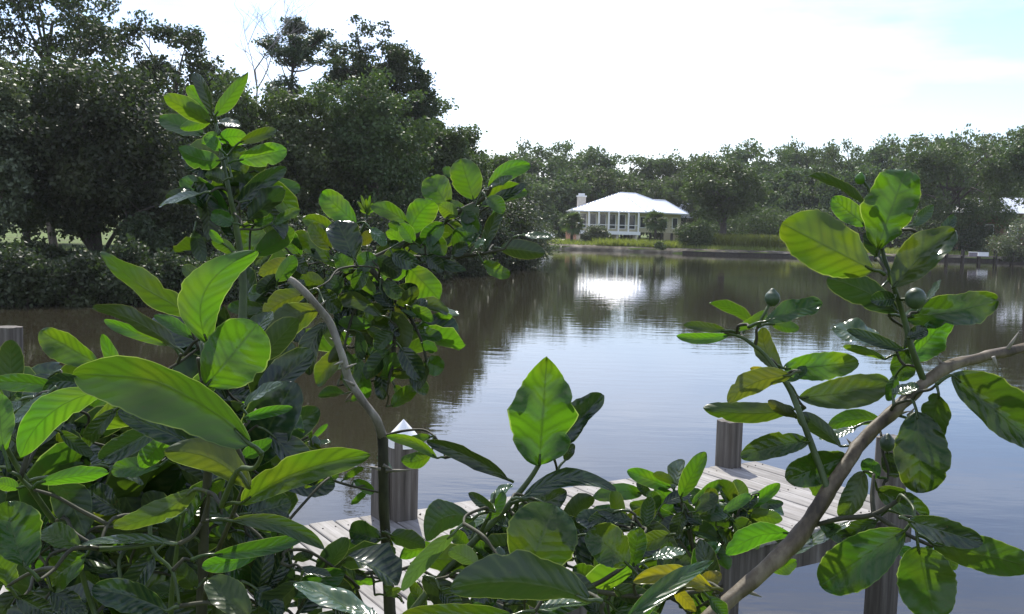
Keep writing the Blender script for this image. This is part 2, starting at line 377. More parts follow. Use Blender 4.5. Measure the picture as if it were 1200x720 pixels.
def make_crown(seed, rx, rz, zc, nb, clump, per, size, flat=.7, open_=0, squash=0):
    """clump centres inside an uneven ellipsoid of half width rx, half height rz, centre height zc"""
    rs = np.random.RandomState(seed); cs = []; rr = []; tries = 0
    while len(cs) < nb and tries < nb * 40:
        tries += 1
        d = rs.normal(size=3); d /= np.linalg.norm(d); r = rs.uniform(.2, 1) ** (.45)
        bump_ = 1 + .26 * noise.noise(Vector(d * 1.6) + Vector((seed * 3.1, 0, 0))) + .16 * noise.noise(Vector(d * 4.0) + Vector((seed, 9, 0)))
        p = d * r * np.array([rx, rx * .9, rz]) * bump_
        if p[2] < 0 and squash: p[2] *= (1 - squash)
        if open_ and noise.noise(Vector(p / (rx * .55)) + Vector((seed * 1.7, 2, 4))) < open_ - .5: continue
        cs.append(p + np.array([0, 0, zc])); rr.append(clump * rs.uniform(.55, 1.3))
    V = leaf_cloud(rs, cs, rr, per, size, flat)
    return rs, cs, rr, V

def limbs(mb, rs, base_h, cs, zc, r0, nl, lean=(0, 0), fine=True, top=None):
    """tapered trunk, main limbs, and smaller branches running out to the clumps"""
    top = top or zc
    tp = [(Vector((0, 0, -.3)), r0 * 1.35), (Vector((0.05 * r0, 0, .3)), r0 * 1.05)]
    for k in range(1, 5):
        t = k / 4; tp.append((Vector((lean[0] * t + rs.normal() * r0 * .5, lean[1] * t + rs.normal() * r0 * .5, base_h + (top - base_h) * t if k > 1 else base_h)), r0 * (1 - .62 * t)))
    a, b = smooth_path(tp, 4); mb.tube(a, b, 9)
    order = list(range(len(cs))); rs.shuffle(order)
    mains = []
    for i in order[:nl]:
        c = Vector(cs[i]); s = tp[2 + int(rs.randint(0, 3))][0].copy()
        midp = s.lerp(c, .5) + Vector((rs.normal() * .06, rs.normal() * .06, .10)) * (c - s).length
        pts = [(s, r0 * .42), (midp, r0 * .24), (c, r0 * .07)]
        a, b = smooth_path(pts, 4); mb.tube(a, b, 6, cap=False); mains.append(a)
    if fine and mains:
        for i in order[nl:nl * 5]:
            c = Vector(cs[i]); best = min(((q - c).length, k, j) for k, A in enumerate(mains) for j, q in enumerate(A[3:]))
            q = mains[best[1]][best[2] + 3]
            m2 = q.lerp(c, .5) + Vector((0, 0, .08 * (c - q).length))
            mb.tube([q, m2, c], [r0 * .12, r0 * .08, r0 * .03], 4, cap=False)

_tree_cache = {}
def tree(name, label, cat, x, top, wpx, d, fol, seed, base_z=.62, crown_low=.30, nb=70, clump=None, per=170, size=.17, nl=9, open_=0, flat=.7, bark=None, proto=None, group=None, lean=(0, 0), zc=None, r0=None):
    H = zat(x, top, d) - base_z; rx = wpx * .5 * d / FPX; loc = at(x, d, base_z)
    t = thing(name, label, cat, loc, rnd.uniform(-.5, .5) if proto else 0, group)
    if proto and proto in _tree_cache:
        (bh, brx, tm, cm) = _tree_cache[proto]
        for nm, m_ in (('trunk', tm), ('crown', cm)):
            o = obj(nm, m_, None, t)
        t.scale = (rx / brx, rx / brx, H / bh); t.rotation_euler = (0, 0, rnd.uniform(0, 6.28)); return t
    rz = H * (1 - crown_low) / 2; cz = H * (1 + crown_low) / 2
    rz /= 1.08; clump = (clump or rx * .26) * .84; size = size * 1.22; nb = int(nb * 1.1); per = int(per * .8)
    rs, cs, rr, V = make_crown(seed, rx - clump * .5, rz - clump * flat * .4, cz, nb, clump, per, size, flat, open_)
    mb = MB(); limbs(mb, rs, H * crown_low * .75, cs, cz + rz * .3, r0 or max(.12, H * .028), nl, lean)
    tm = mb.mesh('trunk', True); cm = quads_mesh('crown', V)
    obj('trunk', tm, bark or BARK, t); obj('crown', cm, fol, t)
    if proto: _tree_cache[proto] = (H, rx, tm, cm)
    return t

# --- big trees of the left bank
LT = [
 # name, label, category, x, top, width, depth, foliage, kwargs
 ('oak_tree', 'oak at the left edge of the frame with sunlit silvery leaf sprays', -22, 70, 150, 33.5, FO_PALE, dict(seed=1, crown_low=0.04, nb=90, per=330, size=.13, clump=.62)),  # its sunlit silvering is put into the pale foliage colour
 ('oak_tree', 'broad dark live oak leaning over the left bank, beside the silvery tree', 118, 62, 290, 37, FO_DARK, dict(seed=2, crown_low=0.04, nb=190, per=300, size=.15, clump=.85, nl=16)),
 ('oak_tree', 'tall thin-topped tree whose twigs fray into the sky at top left', 62, -70, 250, 50, FO_DARK, dict(seed=3, crown_low=0.24, nb=200, per=150, size=.16, clump=.75, open_=.40, nl=22, r0=.2)),
 ('oak_tree', 'tree with airy crown against the sky just left of the dead tree', 205, 10, 150, 52, FO_DARK, dict(seed=4, crown_low=0.28, nb=130, per=150, size=.16, clump=.68, open_=.38, nl=16, r0=.2)),
 ('oak_tree', 'olive-toned oak behind the tall shoot, below the dead tree', 268, 84, 150, 47, FO_OAK, dict(seed=5, crown_low=0.04, nb=110, per=230, size=.16, clump=.80, nl=10)),
 ('oak_tree', 'oak in the middle of the left bank, below the small pine', 340, 98, 150, 48, FO_OAK, dict(seed=6, crown_low=0.03, nb=120, per=240, size=.16, clump=.85, nl=10)),
 ('oak_tree', 'tallest rounded oak right of the pine, its branches reaching right over the sky', 432, 78, 180, 50, FO_OAK, dict(seed=7, crown_low=0.03, nb=160, per=260, size=.16, clump=.85, nl=12)),
 ('oak_tree', 'smaller oak at the right shoulder of the left bank trees', 523, 128, 92, 58, FO_OAK, dict(seed=8, crown_low=0.02, nb=110, per=240, size=.17, clump=.80, nl=8)),
 ('oak_tree', 'low oak at the tip of the left bank before the far shore', 572, 172, 92, 80, FO_OAK, dict(seed=9, crown_low=0.02, nb=90, per=220, size=.21, clump=1.0, nl=8)),
 ('oak_tree', 'dark oak filling the gap behind the broad dark live oak', 30, 100, 220, 60, FO_DARK, dict(seed=10, crown_low=0.03, nb=110, per=200, size=.22, clump=1.2, nl=8)),
 ('oak_tree', 'dark oak behind, between the broad live oak and the olive-toned oak', 190, 95, 200, 62, FO_DARK, dict(seed=11, crown_low=0.03, nb=110, per=200, size=.22, clump=1.2, nl=8)),
 ('oak_tree', 'dark oak standing behind the pine and the middle oak', 320, 130, 200, 66, FO_DARK, dict(seed=12, crown_low=0.01, nb=110, per=200, size=.24, clump=1.3, nl=8)),
 ('oak_tree', 'dark oak behind the tallest rounded oak', 470, 140, 180, 72, FO_DARK, dict(seed=13, crown_low=0.01, nb=100, per=200, size=.25, clump=1.4, nl=8)),
]
for nm, lb, x, tp, wd, d, fo, kw in LT: tree(nm, lb, 'oak tree', x, tp, wd, d, fo, **kw)

def pine(label, x, top, wpx, d, seed, tiers, lean=0.0, base_z=.62):
    H = zat(x, top, d) - base_z; rx = wpx * .5 * d / FPX
    t = thing('pine_tree', label, 'pine tree', at(x, d, base_z)); rs = np.random.RandomState(seed)
    cs = []; rr = []; mb = MB(); r0 = .20
    tr = [(Vector((0, 0, -.3)), r0 * 1.2)] + [(Vector((lean * k / 5 + rs.normal() * .1, rs.normal() * .1, H * k / 5.2)), r0 * (1 - .15 * k)) for k in range(1, 6)]
    a, b = smooth_path(tr, 5); mb.tube(a, b, 8)
    for (hz, hw, cnt) in tiers:
        for k in range(cnt):
            an = rs.uniform(0, 6.28); r = rx * hw * rs.uniform(.35, 1)
            c = Vector((math.cos(an) * r + lean * hz, math.sin(an) * r, H * hz + rs.normal() * .25))
            s = Vector((lean * hz * .95, 0, c.z - r * .35 - .2))
            m_ = s.lerp(c, .55) + Vector((0, 0, -.12 * r)); a, b = smooth_path([(s, .07), (m_, .05), (c, .02)], 4); mb.tube(a, b, 5, cap=False)
            for q in range(3):
                cs.append((c.x + rs.normal() * .35, c.y + rs.normal() * .35, c.z + .1 + rs.normal() * .12)); rr.append(rs.uniform(.35, .75))
    mb.build('trunk', BARK, t, True)
    V = leaf_cloud(rs, cs, rr, 130, .19, .42, 1.2); obj('crown', quads_mesh('crown', V), FO_PINE, t); return t
pine('slim pine with flat-topped tiers of needles right of the dead tree', 333, 26, 84, 64, 31, [(.97, .5, 5), (.90, .95, 8), (.82, 1.0, 7), (.70, .9, 6), (.60, .7, 6)], .6)
for nm, lb, x, tp, wd, d, fo, kw in [
 ('oak_tree', 'tallest tree of the left bank with cloudlike airy clumps above the rounded oak', 430, 10, 128, 57, FO_DARK, dict(seed=32, crown_low=.20, nb=210, per=150, size=.15, clump=.62, open_=.26, nl=18, r0=.22)),
 ('oak_tree', 'airy tree whose boughs reach right into the open sky', 478, 62, 84, 58, FO_DARK, dict(seed=33, crown_low=.10, nb=150, per=170, size=.16, clump=.62, open_=.30, nl=16, r0=.2)),
 ('oak_tree', 'ragged oak at the right shoulder, beside the open sky', 548, 142, 50, 66, FO_OAK, dict(seed=34, crown_low=.0, nb=70, per=190, size=.18, clump=.7, nl=8)),
 ('oak_tree', 'oak filling between the two tallest crowns and the right shoulder', 500, 112, 80, 62, FO_OAK, dict(seed=35, crown_low=.0, nb=90, per=190, size=.18, clump=.8, nl=8))]:
    tree(nm, lb, 'oak tree', x, tp, wd, d, fo, **kw)

def dead_tree(label, x, top, d, seed):
    t = thing('dead_tree', label, 'dead tree', at(x, d, .62)); rs = random.Random(seed); mb = MB()
    H = (zat(x, top, d) - .62) * .80
    def grow(p, dr, ln, r, lv):
        pts = [p]; q = p.copy()
        for k in range(4):
            dr = (dr + Vector((rs.uniform(-.16, .16), rs.uniform(-.16, .16), .05))).normalized(); q = q + dr * ln / 4; pts.append(q.copy())
        mb.tube(pts, [r * (1 - .13 * k) for k in range(5)], 6 if lv < 2 else 4, cap=False)
        if lv >= 5: return
        for k in range(3 if lv else 4):
            s = pts[rs.choice((2, 3, 4))]; an = rs.uniform(0, 6.28); side = Vector((math.cos(an) * 1.5, math.sin(an) * .6, .25))
            grow(s.copy(), (dr + side * .75).normalized(), ln * rs.uniform(.52, .72), r * .52, lv + 1)
    grow(Vector((0, 0, H * .0)), Vector((0, 0, 1)), H * .60, .17, 0)
    grow(Vector((0, 0, H * .55)), Vector((.1, 0, 1)), H * .22, .09, 2)
    mb.build('branches', BARK_GREY, t, True)
dead_tree('bare dead tree with pale fine branches against the sky', 283, 25, 62, 5)

# --- waterside shrubs of the left bank
_bush = {}
def bush(name, label, cat, x, top, wpx, d, fol, seed, base_z, nb=34, per=190, size=.11, clump=None, group=None, droop=0, dy=0):
    H = zat(x, top, d) - base_z; rx = wpx * .5 * d / FPX; clump = clump or rx * .33
    t = thing(name, label, cat, at(x, d, base_z), 0, group)
    rs, cs, rr, V = make_crown(seed, rx - clump * .5, max(.2, (H - clump * .5) * .62), H * .42, nb, clump, per, size, .8)
    V[:, 2] = np.maximum(V[:, 2], -.25 + .05 * rs.normal(size=len(V)))
    obj('foliage', quads_mesh('foliage', V), fol, t); mb = MB()
    for i in range(0, len(cs), 3):
        c = Vector(cs[i]); b = Vector((rs.normal() * .12 * rx, rs.normal() * .12 * rx, -.1)); mb.tube([b, b.lerp(c, .5) + Vector((0, 0, .1 * H)), c], [.035, .025, .01], 5, cap=False)
    mb.build('stem', BARK, t, True); return t
BL = ['at the far left edge of the water', 'left of the bright lawn gap', 'under the broad dark live oak', 'under the right limbs of the broad live oak', 'behind the long upright leaf', 'below the olive-toned oak', 'behind the tall shoot',
      'behind the cut branch', 'below the middle oak', 'behind the arching leafy branch', 'below the tallest rounded oak', 'right of the arching branch', 'near the tip of the left bank']
BX = [-25, 28, 88, 150, 205, 255, 300, 350, 400, 450, 495, 535, 568]
BY = [292, 293, 300, 292, 285, 288, 280, 285, 280, 275, 270, 268, 262]
for i, x in enumerate(BX):
    q = [p for p in (G(x, yy) for yy in range(300, 370))]
    # depth of the bank in this column
    ysh = np.interp(x, [-60, 0, 60, 120, 200, 300, 400, 480, 540, 590, 632], [355, 353, 356, 354, 352, 346, 337, 328, 321, 314, 307])
    d = G(x, ysh).y - .15
    bush('waterside_shrub', 'dark waterside shrub ' + BL[i], 'shrub', x, BY[i] + (rnd.uniform(0, 26) if i > 2 else 2), 88 * rnd.uniform(.8, 1.25), d + rnd.uniform(-.6, .5), FO_DARK, 40 + i, .0, nb=46, per=230, size=.105 + .001 * d)
    bush('undergrowth_shrub', 'tall undergrowth behind the waterside shrub ' + BL[i], 'shrub', x + 22, (289 if x < 60 else 292 if x < 110 else BY[i] - 32), 100, d + 4.5, FO_DARK, 240 + i, .3, nb=40, per=190, size=.13 + .001 * d)
bush('waterside_shrub', 'grey-green shrub trailing over the water at the tip of the left bank', 'shrub', 606, 246, 100, G(600, 312).y - .5, FO_PALE, 71, .1, nb=60, per=230, size=.16)
bush('waterside_shrub', 'rounded olive shrub on the bank behind the grey-green one', 'shrub', 575, 232, 90, 70, FO_OAK, 72, .3, nb=60, per=220, size=.17)

# --- trees of the far shore
FT = [(600, 172, 80, 150), (634, 158, 78, 165), (668, 160, 66, 172), (700, 170, 64, 160), (735, 178, 70, 170), (772, 174, 62, 165), (808, 177, 60, 160), (835, 166, 70, 178),
      (872, 163, 76, 172), (905, 168, 70, 165), (935, 160, 66, 178), (965, 160, 60, 168), (1000, 158, 66, 172), (1036, 158, 76, 165), (1072, 154, 84, 160), (1110, 146, 66, 178),
      (1160, 148, 80, 150), (1205, 134, 70, 140),
      (612, 200, 90, 142), (655, 198, 80, 148), (692, 195, 84, 152), (742, 204, 96, 156), (790, 202, 80, 150), (880, 196, 86, 146), (925, 194, 90, 142), (965, 192, 84, 138), (1005, 190, 90, 136), (1045, 186, 90, 134), (1090, 182, 90, 132), (1180, 180, 90, 128)]
FL = ['above the tip of the left bank', 'twin-domed crown left of the chimney', 'highest crown behind the chimney', 'left of the white roof peak', 'right of the white roof peak', 'above the fan palm', 'above the second white roof',
      'behind the waterside oak', 'just right of the waterside oak', 'left of the big round leaf', 'above the dark rolled leaf', 'above the green bud', 'above the pointed upright leaf', 'right of the upright leaf', 'above the short curled leaf', 'round pine-like head on the right skyline', 'at the right behind the big live oak', 'at the right edge of the skyline']
for i, (x, y, wd, d) in enumerate(FT):
    front = i >= 18; pr = 'far%d' % (i % 5) if i < 18 else 'mid%d' % (i % 4)
    if front: lb = 'far oak in the lower row ' + ['beside the left bank tip', 'left of the chimney', 'behind the chimney', 'behind the white house', 'behind the fan palm', 'right of the waterside oak', 'above the tall reeds', 'behind the big round leaf', 'behind the pointed upright leaf', 'right of the pointed upright leaf', 'left of the big live oak', 'behind the brown house'][i - 18]
    else: lb = 'far skyline tree ' + FL[i]
    tree('oak_tree', lb, 'oak tree', x, y, wd * (1.3 if i > 17 else 1.2), d, FO_FAR, 100 + i, .7, .0, nb=110, per=110 if not front else 150, size=.40, clump=1.5 if not front else 1.3, nl=9, flat=.75, proto=pr, open_=.22 if not front else 0)
tree('oak_tree', 'waterside oak with a visible dark trunk right of the white house', 'oak tree', 846, 186, 112, 112, FO_OAK, 141, .68, .30, nb=120, per=150, size=.26, clump=1.1, nl=12, r0=.42)
tree('oak_tree', 'big grey-green live oak in front of the brown house at right', 'oak tree', 1116, 152, 170, 114, FO_OAK, 142, .68, .06, nb=190, per=170, size=.26, clump=1.3, nl=14, r0=.45)
tree('oak_tree', 'leaning oak at the right edge beside the brown house', 'oak tree', 1204, 140, 74, 106, FO_OAK, 143, .68, .50, nb=80, per=130, size=.25, clump=1.1, nl=12, lean=(1.5, 0))
for i, (x, y, wd, d, lb) in enumerate([(640, 246, 60, 138, 'below the trees left of the parked car'), (600, 250, 60, 128, 'behind the tip of the left bank'), (880, 240, 90, 134, 'behind the reeds'), (950, 242, 90, 130, 'behind the big round leaf'), (1020, 246, 80, 128, 'behind the twig of the fruiting branch'), (1085, 246, 70, 124, 'at the foot of the big live oak'), (838, 236, 60, 140, 'behind the waterside oak trunk'), (700, 232, 80, 150, 'behind the white house')]):
    bush('understorey_shrub', 'dark understorey shrub ' + lb, 'shrub', x, y, wd, d, FO_FAR, 160 + i, .6, nb=45, per=150, size=.32)
bush('shrub', 'rounded grey-green shrub in front of the porch, beside the left palm', 'shrub', 697, 264, 34, 114, FO_PALE, 181, .62, nb=40, per=150, size=.20)
bush('shrub', 'dense palmetto-like shrub right of the fan palm at the water', 'shrub', 814, 259, 46, 106, FO_OAK, 182, .55, nb=45, per=170, size=.22)
bush('shrub', 'pale shrub at the right edge beside the little jetty', 'shrub', 1196, 256, 70, 96, FO_PALE, 183, .55, nb=40, per=140, size=.20)
bush('shrub', 'low dark shrub beside the jetty', 'shrub', 1140, 262, 60, 110, FO_DARK, 184, .62, nb=40, per=150, size=.22)
bush('shrub', 'small shrub on the bank between reeds and palmetto shrub', 'shrub', 775, 284, 16, 103, FO_OAK, 185, .5, nb=14, per=90, size=.16)

def frond_mesh(seed, Ln=1.0):
    """fan frond: stalk and radiating folded blades"""
    rs = random.Random(seed); mb = MB(); mb.tube([(0, 0, 0), (Ln * .45, 0, .12 * Ln)], [.02, .012], 4)
    o = Vector((Ln * .45, 0, .12 * Ln))
    for k in range(11):
        a = R(-75 + 15 * k); e = o + Vector((math.cos(a) * Ln * .6, math.sin(a) * Ln * .6, -.18 * Ln * rs.uniform(.6, 1.5)))
        m = o.lerp(e, .55) + Vector((0, 0, .08 * Ln)); s = Vector((-math.sin(a), math.cos(a), 0)) * .045 * Ln
        mb.poly([o, m - s, e, m + s, m - Vector((0, 0, .02))], [(0, 1, 4), (1, 2, 4), (0, 4, 3), (4, 2, 3)])
    return mb.mesh('frond')
FR = [frond_mesh(i) for i in range(3)]
def palm(label, x, top, d, rpx, seed, bz=.6):
    H = zat(x, top, d) - bz; r = rpx * d / FPX; t = thing('palm_tree', label, 'palm tree', at(x, d, bz)); rs = random.Random(seed)
    mb = MB(); a, b = smooth_path([(Vector((0, 0, -.2)), .2), (Vector((.05, 0, (H - r) * .5)), .15), (Vector((0, 0, H - r)), .17), (Vector((0, 0, H - r * .8)), .10)], 5); mb.tube(a, b, 8, wob=.4); mb.build('trunk', BARK, t, True)
    for k in range(46):
        an = rs.uniform(0, 6.28); el = rs.uniform(-1.0, 1.4); o = obj('frond', FR[k % 3], FO_PALM, t)
        o.location = (0, 0, H - r * .95 + rs.uniform(-.1, .15)); o.rotation_euler = (rs.uniform(-.4, .4), -el, an); o.scale = (r * .98,) * 3
    return t
palm('sabal palm with round shaggy head left of the porch', 670, 247, 116, 17, 1)
palm('sabal palm with round head in front of the house corner', 768, 246, 110, 16, 2)

# --- grass and reeds
def blades(name, label, pts, h, wdt, mat_, seed, cat='grass'):
    rs = np.random.RandomState(seed); m = len(pts); c = np.array(pts)
    an = rs.uniform(0, 6.28, m); t = np.stack([np.cos(an), np.sin(an), np.zeros(m)], 1); hh = h * rs.uniform(.4, 1.2, m)[:, None]
    lean = rs.normal(size=(m, 3)) * .25 * hh; lean[:, 2] = 0; z = np.array([0, 0, 1.0])
    V = np.stack([c - t * wdt, c + t * wdt, c + t * wdt * .5 + lean * .5 + z * hh * .6, c + lean + z * hh], 1).reshape(-1, 3)
    o = obj(name, quads_mesh(name, V), mat_, None, 'stuff'); return tag(o, label, cat)
def scatter(px0, px1, off0, off1, n, seed, z=.5):
    rs = random.Random(seed); out = []
    xs = [632, 660, 700, 760, 838, 920, 1000, 1100, 1200, 1290]; ys = [291.5, 292.5, 293.5, 296, 299, 301, 303, 305, 308, 313]
    for k in range(n):
        x = rs.uniform(px0, px1); y = np.interp(x, xs, ys); q = G(x, float(y)); dr = Vector((q.x - CEN.x, q.y - CEN.y, 0)).normalized(); o = off0 + (off1 - off0) * rs.random() ** 1.4
        q = q + dr * o; out.append((q.x, q.y, np.interp(o, [0, .3, 1.1, 3, 9], [.1, .36, .5, .6, .68])))
    return out
blades('bank_grass', 'rough green grass along the far bank below the white house', scatter(636, 1290, .9, 12, 13000, 1), .42, .05, FO_GRASS, 1)
blades('reeds', 'tall yellow-green reeds on the bank right of the waterside oak', scatter(840, 925, 4, 13, 6000, 2), 1.35, .05, FO_GRASS, 2, 'reeds')
blades('tall_grass', 'taller tufts of grass at the water in front of the house', scatter(700, 800, .8, 5, 2500, 3), .75, .05, FO_GRASS, 3)

# ------------------------------------------------------------------ the white-roofed house
hx = thing('house', 'cream raised house with bright white hipped metal roof and screened porch across the water', 'house', at(712, 128, .7))
def sc(px): return px * 128 / FPX      # pixels to metres at the house
Wd = 2 * sc(44); E = 3.86; Fz = 1.28; Wl = Wd * .80   # eave and floor heights above the ground
# main block
mb = MB().box((0, 4.6, (Fz + E) / 2), (Wl - .5, 6.6, E - Fz)); wall = mb.build('wall', CREAM, hx)
# the right-hand wall runs back obliquely
wf = [(Wl / 2 - .25, 1.3), (10.6, 7.9), (10.6, 12.2), (Wl / 2 - .25, 12.2)]
MB().poly([(x, y, z) for z in (Fz - .05, E - .02) for x, y in wf], [(0, 1, 5, 4), (1, 2, 6, 5), (2, 3, 7, 6), (4, 5, 6, 7), (3, 2, 1, 0), (3, 0, 4, 7)]).build('side_wall', CREAM, hx)
ov = Wd / 2; ap = 2.5
y0, y1 = -.55, 10.6
rp = [(-ov, y0, E), (ov, y0, E), (11.5, 7.2, E - .02), (11.5, 13, E - .02), (-ov, 13, E), (2.0, 5.2, E + ap), (4.2, 6.4, E + ap - .02), (6.8, 8.6, E + 1.76), (8.6, 9.4, E + 1.74)]
ed = [(x, y, z - .16) for x, y, z in rp[:5]]
roof = MB().poly(rp + ed, [(0, 1, 5), (1, 6, 5), (1, 7, 6), (1, 2, 7), (2, 8, 7), (2, 3, 8), (3, 4, 6, 7), (3, 7, 8), (4, 0, 5), (4, 5, 6), (0, 9, 10, 1), (1, 10, 11, 2), (2, 11, 12, 3), (3, 12, 13, 4), (4, 13, 9, 0), (9, 13, 12, 11, 10)]).build('roof', ROOFM, hx)
mb = MB()                                # standing seams
for k in range(1, 22):
    t = k / 22; a = Vector(rp[0]).lerp(Vector(rp[1]), t); ridge = Vector(rp[5])
    s_ = t / ((ridge.x + ov) / Wd) if a.x < ridge.x else (1 - t) / (1 - (ridge.x + ov) / Wd)
    b = Vector((a.x, y0 + (ridge.y - y0) * s_, E + ap * s_)); mb.tube([a + Vector((0, 0, .03)), b + Vector((0, 0, .03))], [.025, .025], 4)
for a, b in ((0, 5), (1, 5), (5, 6), (6, 7), (7, 8), (2, 8)): mb.tube([Vector(rp[a]) + Vector((0, 0, .02)), Vector(rp[b]) + Vector((0, 0, .02))], [.07, .07], 5)
mb.build('roof_seams', ROOFM, roof)
MB().box((0.1, .3, Fz - .12), (Wl + .3, 2.4, .20)).build('porch_floor', WHITE, hx)
MB().box((0.1, -.93, Fz - .19), (Wl + .34, .06, .42)).build('porch_fascia', WHITE, hx)
for k in range(7):
    x = -Wl / 2 + .1 + k * (Wl - .1) / 6; w_ = .17
    MB().box((x, -.80, (Fz + E) / 2 - .09), (w_, w_, E - Fz - .20)).build('porch_post', WHITE, hx)
for k in range(6):
    x = -Wl / 2 + .1 + (k + .5) * (Wl - .1) / 6
    MB().box((x, -.80, Fz + .80), ((Wl - .1) / 6 - .18, .05, .07)).build('porch_rail', WHITE, hx)
    o = MB().box((x + .05, 1.285, Fz + 1.25), (.85, .06, 1.9)).build('window', WHITE, hx)
    MB().box((x + .05, 1.245, Fz + 1.25), (.70, .03, 1.75)).build('pane', GLASS, o)
for k in range(7):
    for yy in (-.6, 2.2, 6): MB().box((-Wl / 2 + .2 + k * (Wl - .4) / 6, yy, (Fz - .25) / 2), (.28, .28, Fz - .24)).build('pier', DARKWOOD if k % 2 else CHIM, hx)
aw = math.atan2(6.6, 10.85 - Wl / 2); nw = Vector((math.sin(aw), -math.cos(aw), 0)); W0 = Vector((Wl / 2 - .25, 1.3, 0)); W1 = Vector((10.6, 7.9, 0))
for k in range(4):
    c = W0.lerp(W1, (k + .7) / 4.3)
    q = c + nw * .03; o = MB().box((q.x, q.y, Fz + 1.25), (1.15, .06, 1.5), aw).build('window', WHITE, hx); q = c + nw * .07; MB().box((q.x, q.y, Fz + 1.25), (.95, .03, 1.3), aw).build('pane', GLASS, o)
    q = c - nw * .4; MB().box((q.x, q.y, (Fz - .1) / 2), (.3, .3, Fz - .12)).build('pier', DARKWOOD, hx)
cx_ = -3.15
ch = MB().box((cx_, 4.2, E + .55), (1.1, .9, 2.5)).build('chimney', CHIM, hx)
MB().box((cx_, 4.2, E + 1.88), (1.3, 1.1, .14)).build('chimney_cap', WHITE, ch)
MB().box((cx_, 4.2, E + 2.10), (.8, .7, .28)).build('flue', WHITE, ch)
st = MB()
for k in range(6): st.box((-Wl / 2 - .9, -1.2 - .26 * (5 - k), .1 + k * .19), (1.3, .28, .2 + k * .02))
st.build('steps', BRICK, hx)

h2 = thing('house', 'second white roof showing through the oak behind the cream house', 'house', at(818, 150, .7))
MB().box((0, 0, 1.7), (11, 6, 3.4)).build('wall', CREAM, h2)
MB().poly([(-6.6, -3.6, 3.4), (6.6, -3.6, 3.4), (6.6, 3.6, 3.4), (-6.6, 3.6, 3.4), (-3.8, 0, 5.6), (4.2, 0, 5.6)], [(0, 1, 5, 4), (1, 2, 5), (2, 3, 4, 5), (3, 0, 4), (3, 2, 1, 0)]).build('roof', ROOFM, h2)
for x in (-3.5, -1, 2, 4): 
    o = MB().box((x, -3.03, 1.9), (.95, .06, 1.3)).build('window', WHITE, h2); MB().box((x, -3.07, 1.9), (.78, .03, 1.1)).build('pane', GLASS, o)
h3 = thing('house', 'reddish brown house under a white roof behind the big live oak at right', 'house', at(1186, 119, .7))
MB().box((0, 0, 2.35), (12, 6, 4.7)).build('wall', BROWN, h3)
MB().poly([(-7.4, -4.2, 4.6), (7.4, -4.2, 4.6), (7.4, 4.2, 4.6), (-7.4, 4.2, 4.6), (-4.0, 0, 6.5), (4.0, 0, 6.5)], [(0, 1, 5, 4), (1, 2, 5), (2, 3, 4, 5), (3, 0, 4), (3, 2, 1, 0)]).build('roof', ROOFM, h3)
for x in (-4.2, -1.4, 1.4, 4.2):
    o = MB().box((x, -3.03, 2.6), (1.1, .06, 1.4)).build('window', WHITE, h3); MB().box((x, -3.07, 2.6), (.9, .03, 1.2)).build('pane', GLASS, o)
for x in (-7, -3.5, 0, 3.5, 7): MB().box((x, -4.0, 2.25), (.18, .18, 4.6)).build('porch_post', BROWN, h3)
h4 = thing('house', 'house with dull purple-grey shingle roof glimpsed through the left trees', 'house', at(205, 66, 1.6))
MB().box((0, 0, 1.5), (5, 4, 3.0)).build('wall', BROWN, h4)
MB().poly([(-3, -2.6, 2.9), (3, -2.6, 2.9), (3, 2.6, 2.9), (-3, 2.6, 2.9), (-3, 0, 4.4), (3, 0, 4.4)], [(0, 1, 5, 4), (1, 2, 5), (2, 3, 4, 5), (3, 0, 4), (3, 2, 1, 0)]).build('roof', SHINGLE, h4)

# --- parked car by the drive
car = thing('parked_car', 'white car parked by the sandy drive left of the house', 'car', at(629, 128, .7), R(8))
prof = [(-2.2, .35), (-2.25, .75), (-1.9, .95), (-1.25, 1.02), (-.65, 1.42), (.55, 1.45), (1.25, 1.02), (2.0, .92), (2.25, .7), (2.25, .35)]
n = len(prof); vs = []
for s_, wd_ in ((-1, .82), (1, .82)):
    for (x, z) in prof: vs.append((x, s_ * (wd_ if z < 1.1 else .64), z))
MB().poly(vs, [tuple(range(n)), tuple(range(2 * n - 1, n - 1, -1))] + [(i, n + i, n + (i + 1) % n, (i + 1) % n) for i in range(n)]).build('body', CARP, car)
for s_ in (-1, 1):
    MB().poly([(-1.15, s_ * .80, 1.03), (1.1, s_ * .80, 1.03), (.5, s_ * .665, 1.39), (-.6, s_ * .665, 1.39)], [(0, 1, 2, 3)]).build('side_window', GLASS, car)
    for x in (-1.4, 1.4):
        t_ = MB().tube([(x, s_ * .66, .32), (x, s_ * .86, .32)], [.32, .32], 16).build('wheel', TYRE, car); MB().tube([(x, s_ * .86, .32), (x, s_ * .875, .32)], [.19, .19], 12).build('rim', RIM, t_)
    MB().box((2.2, s_ * .6, .75), (.14, .3, .14)).build('headlight', GLASS, car); MB().box((-2.2, s_ * .6, .8), (.12, .28, .16)).build('tail_light', LAMPR, car)
MB().poly([(1.24, -.66, 1.04), (1.24, .66, 1.04), (.60, .56, 1.43), (.60, -.56, 1.43)], [(0, 1, 2, 3)]).build('windscreen', GLASS, car)

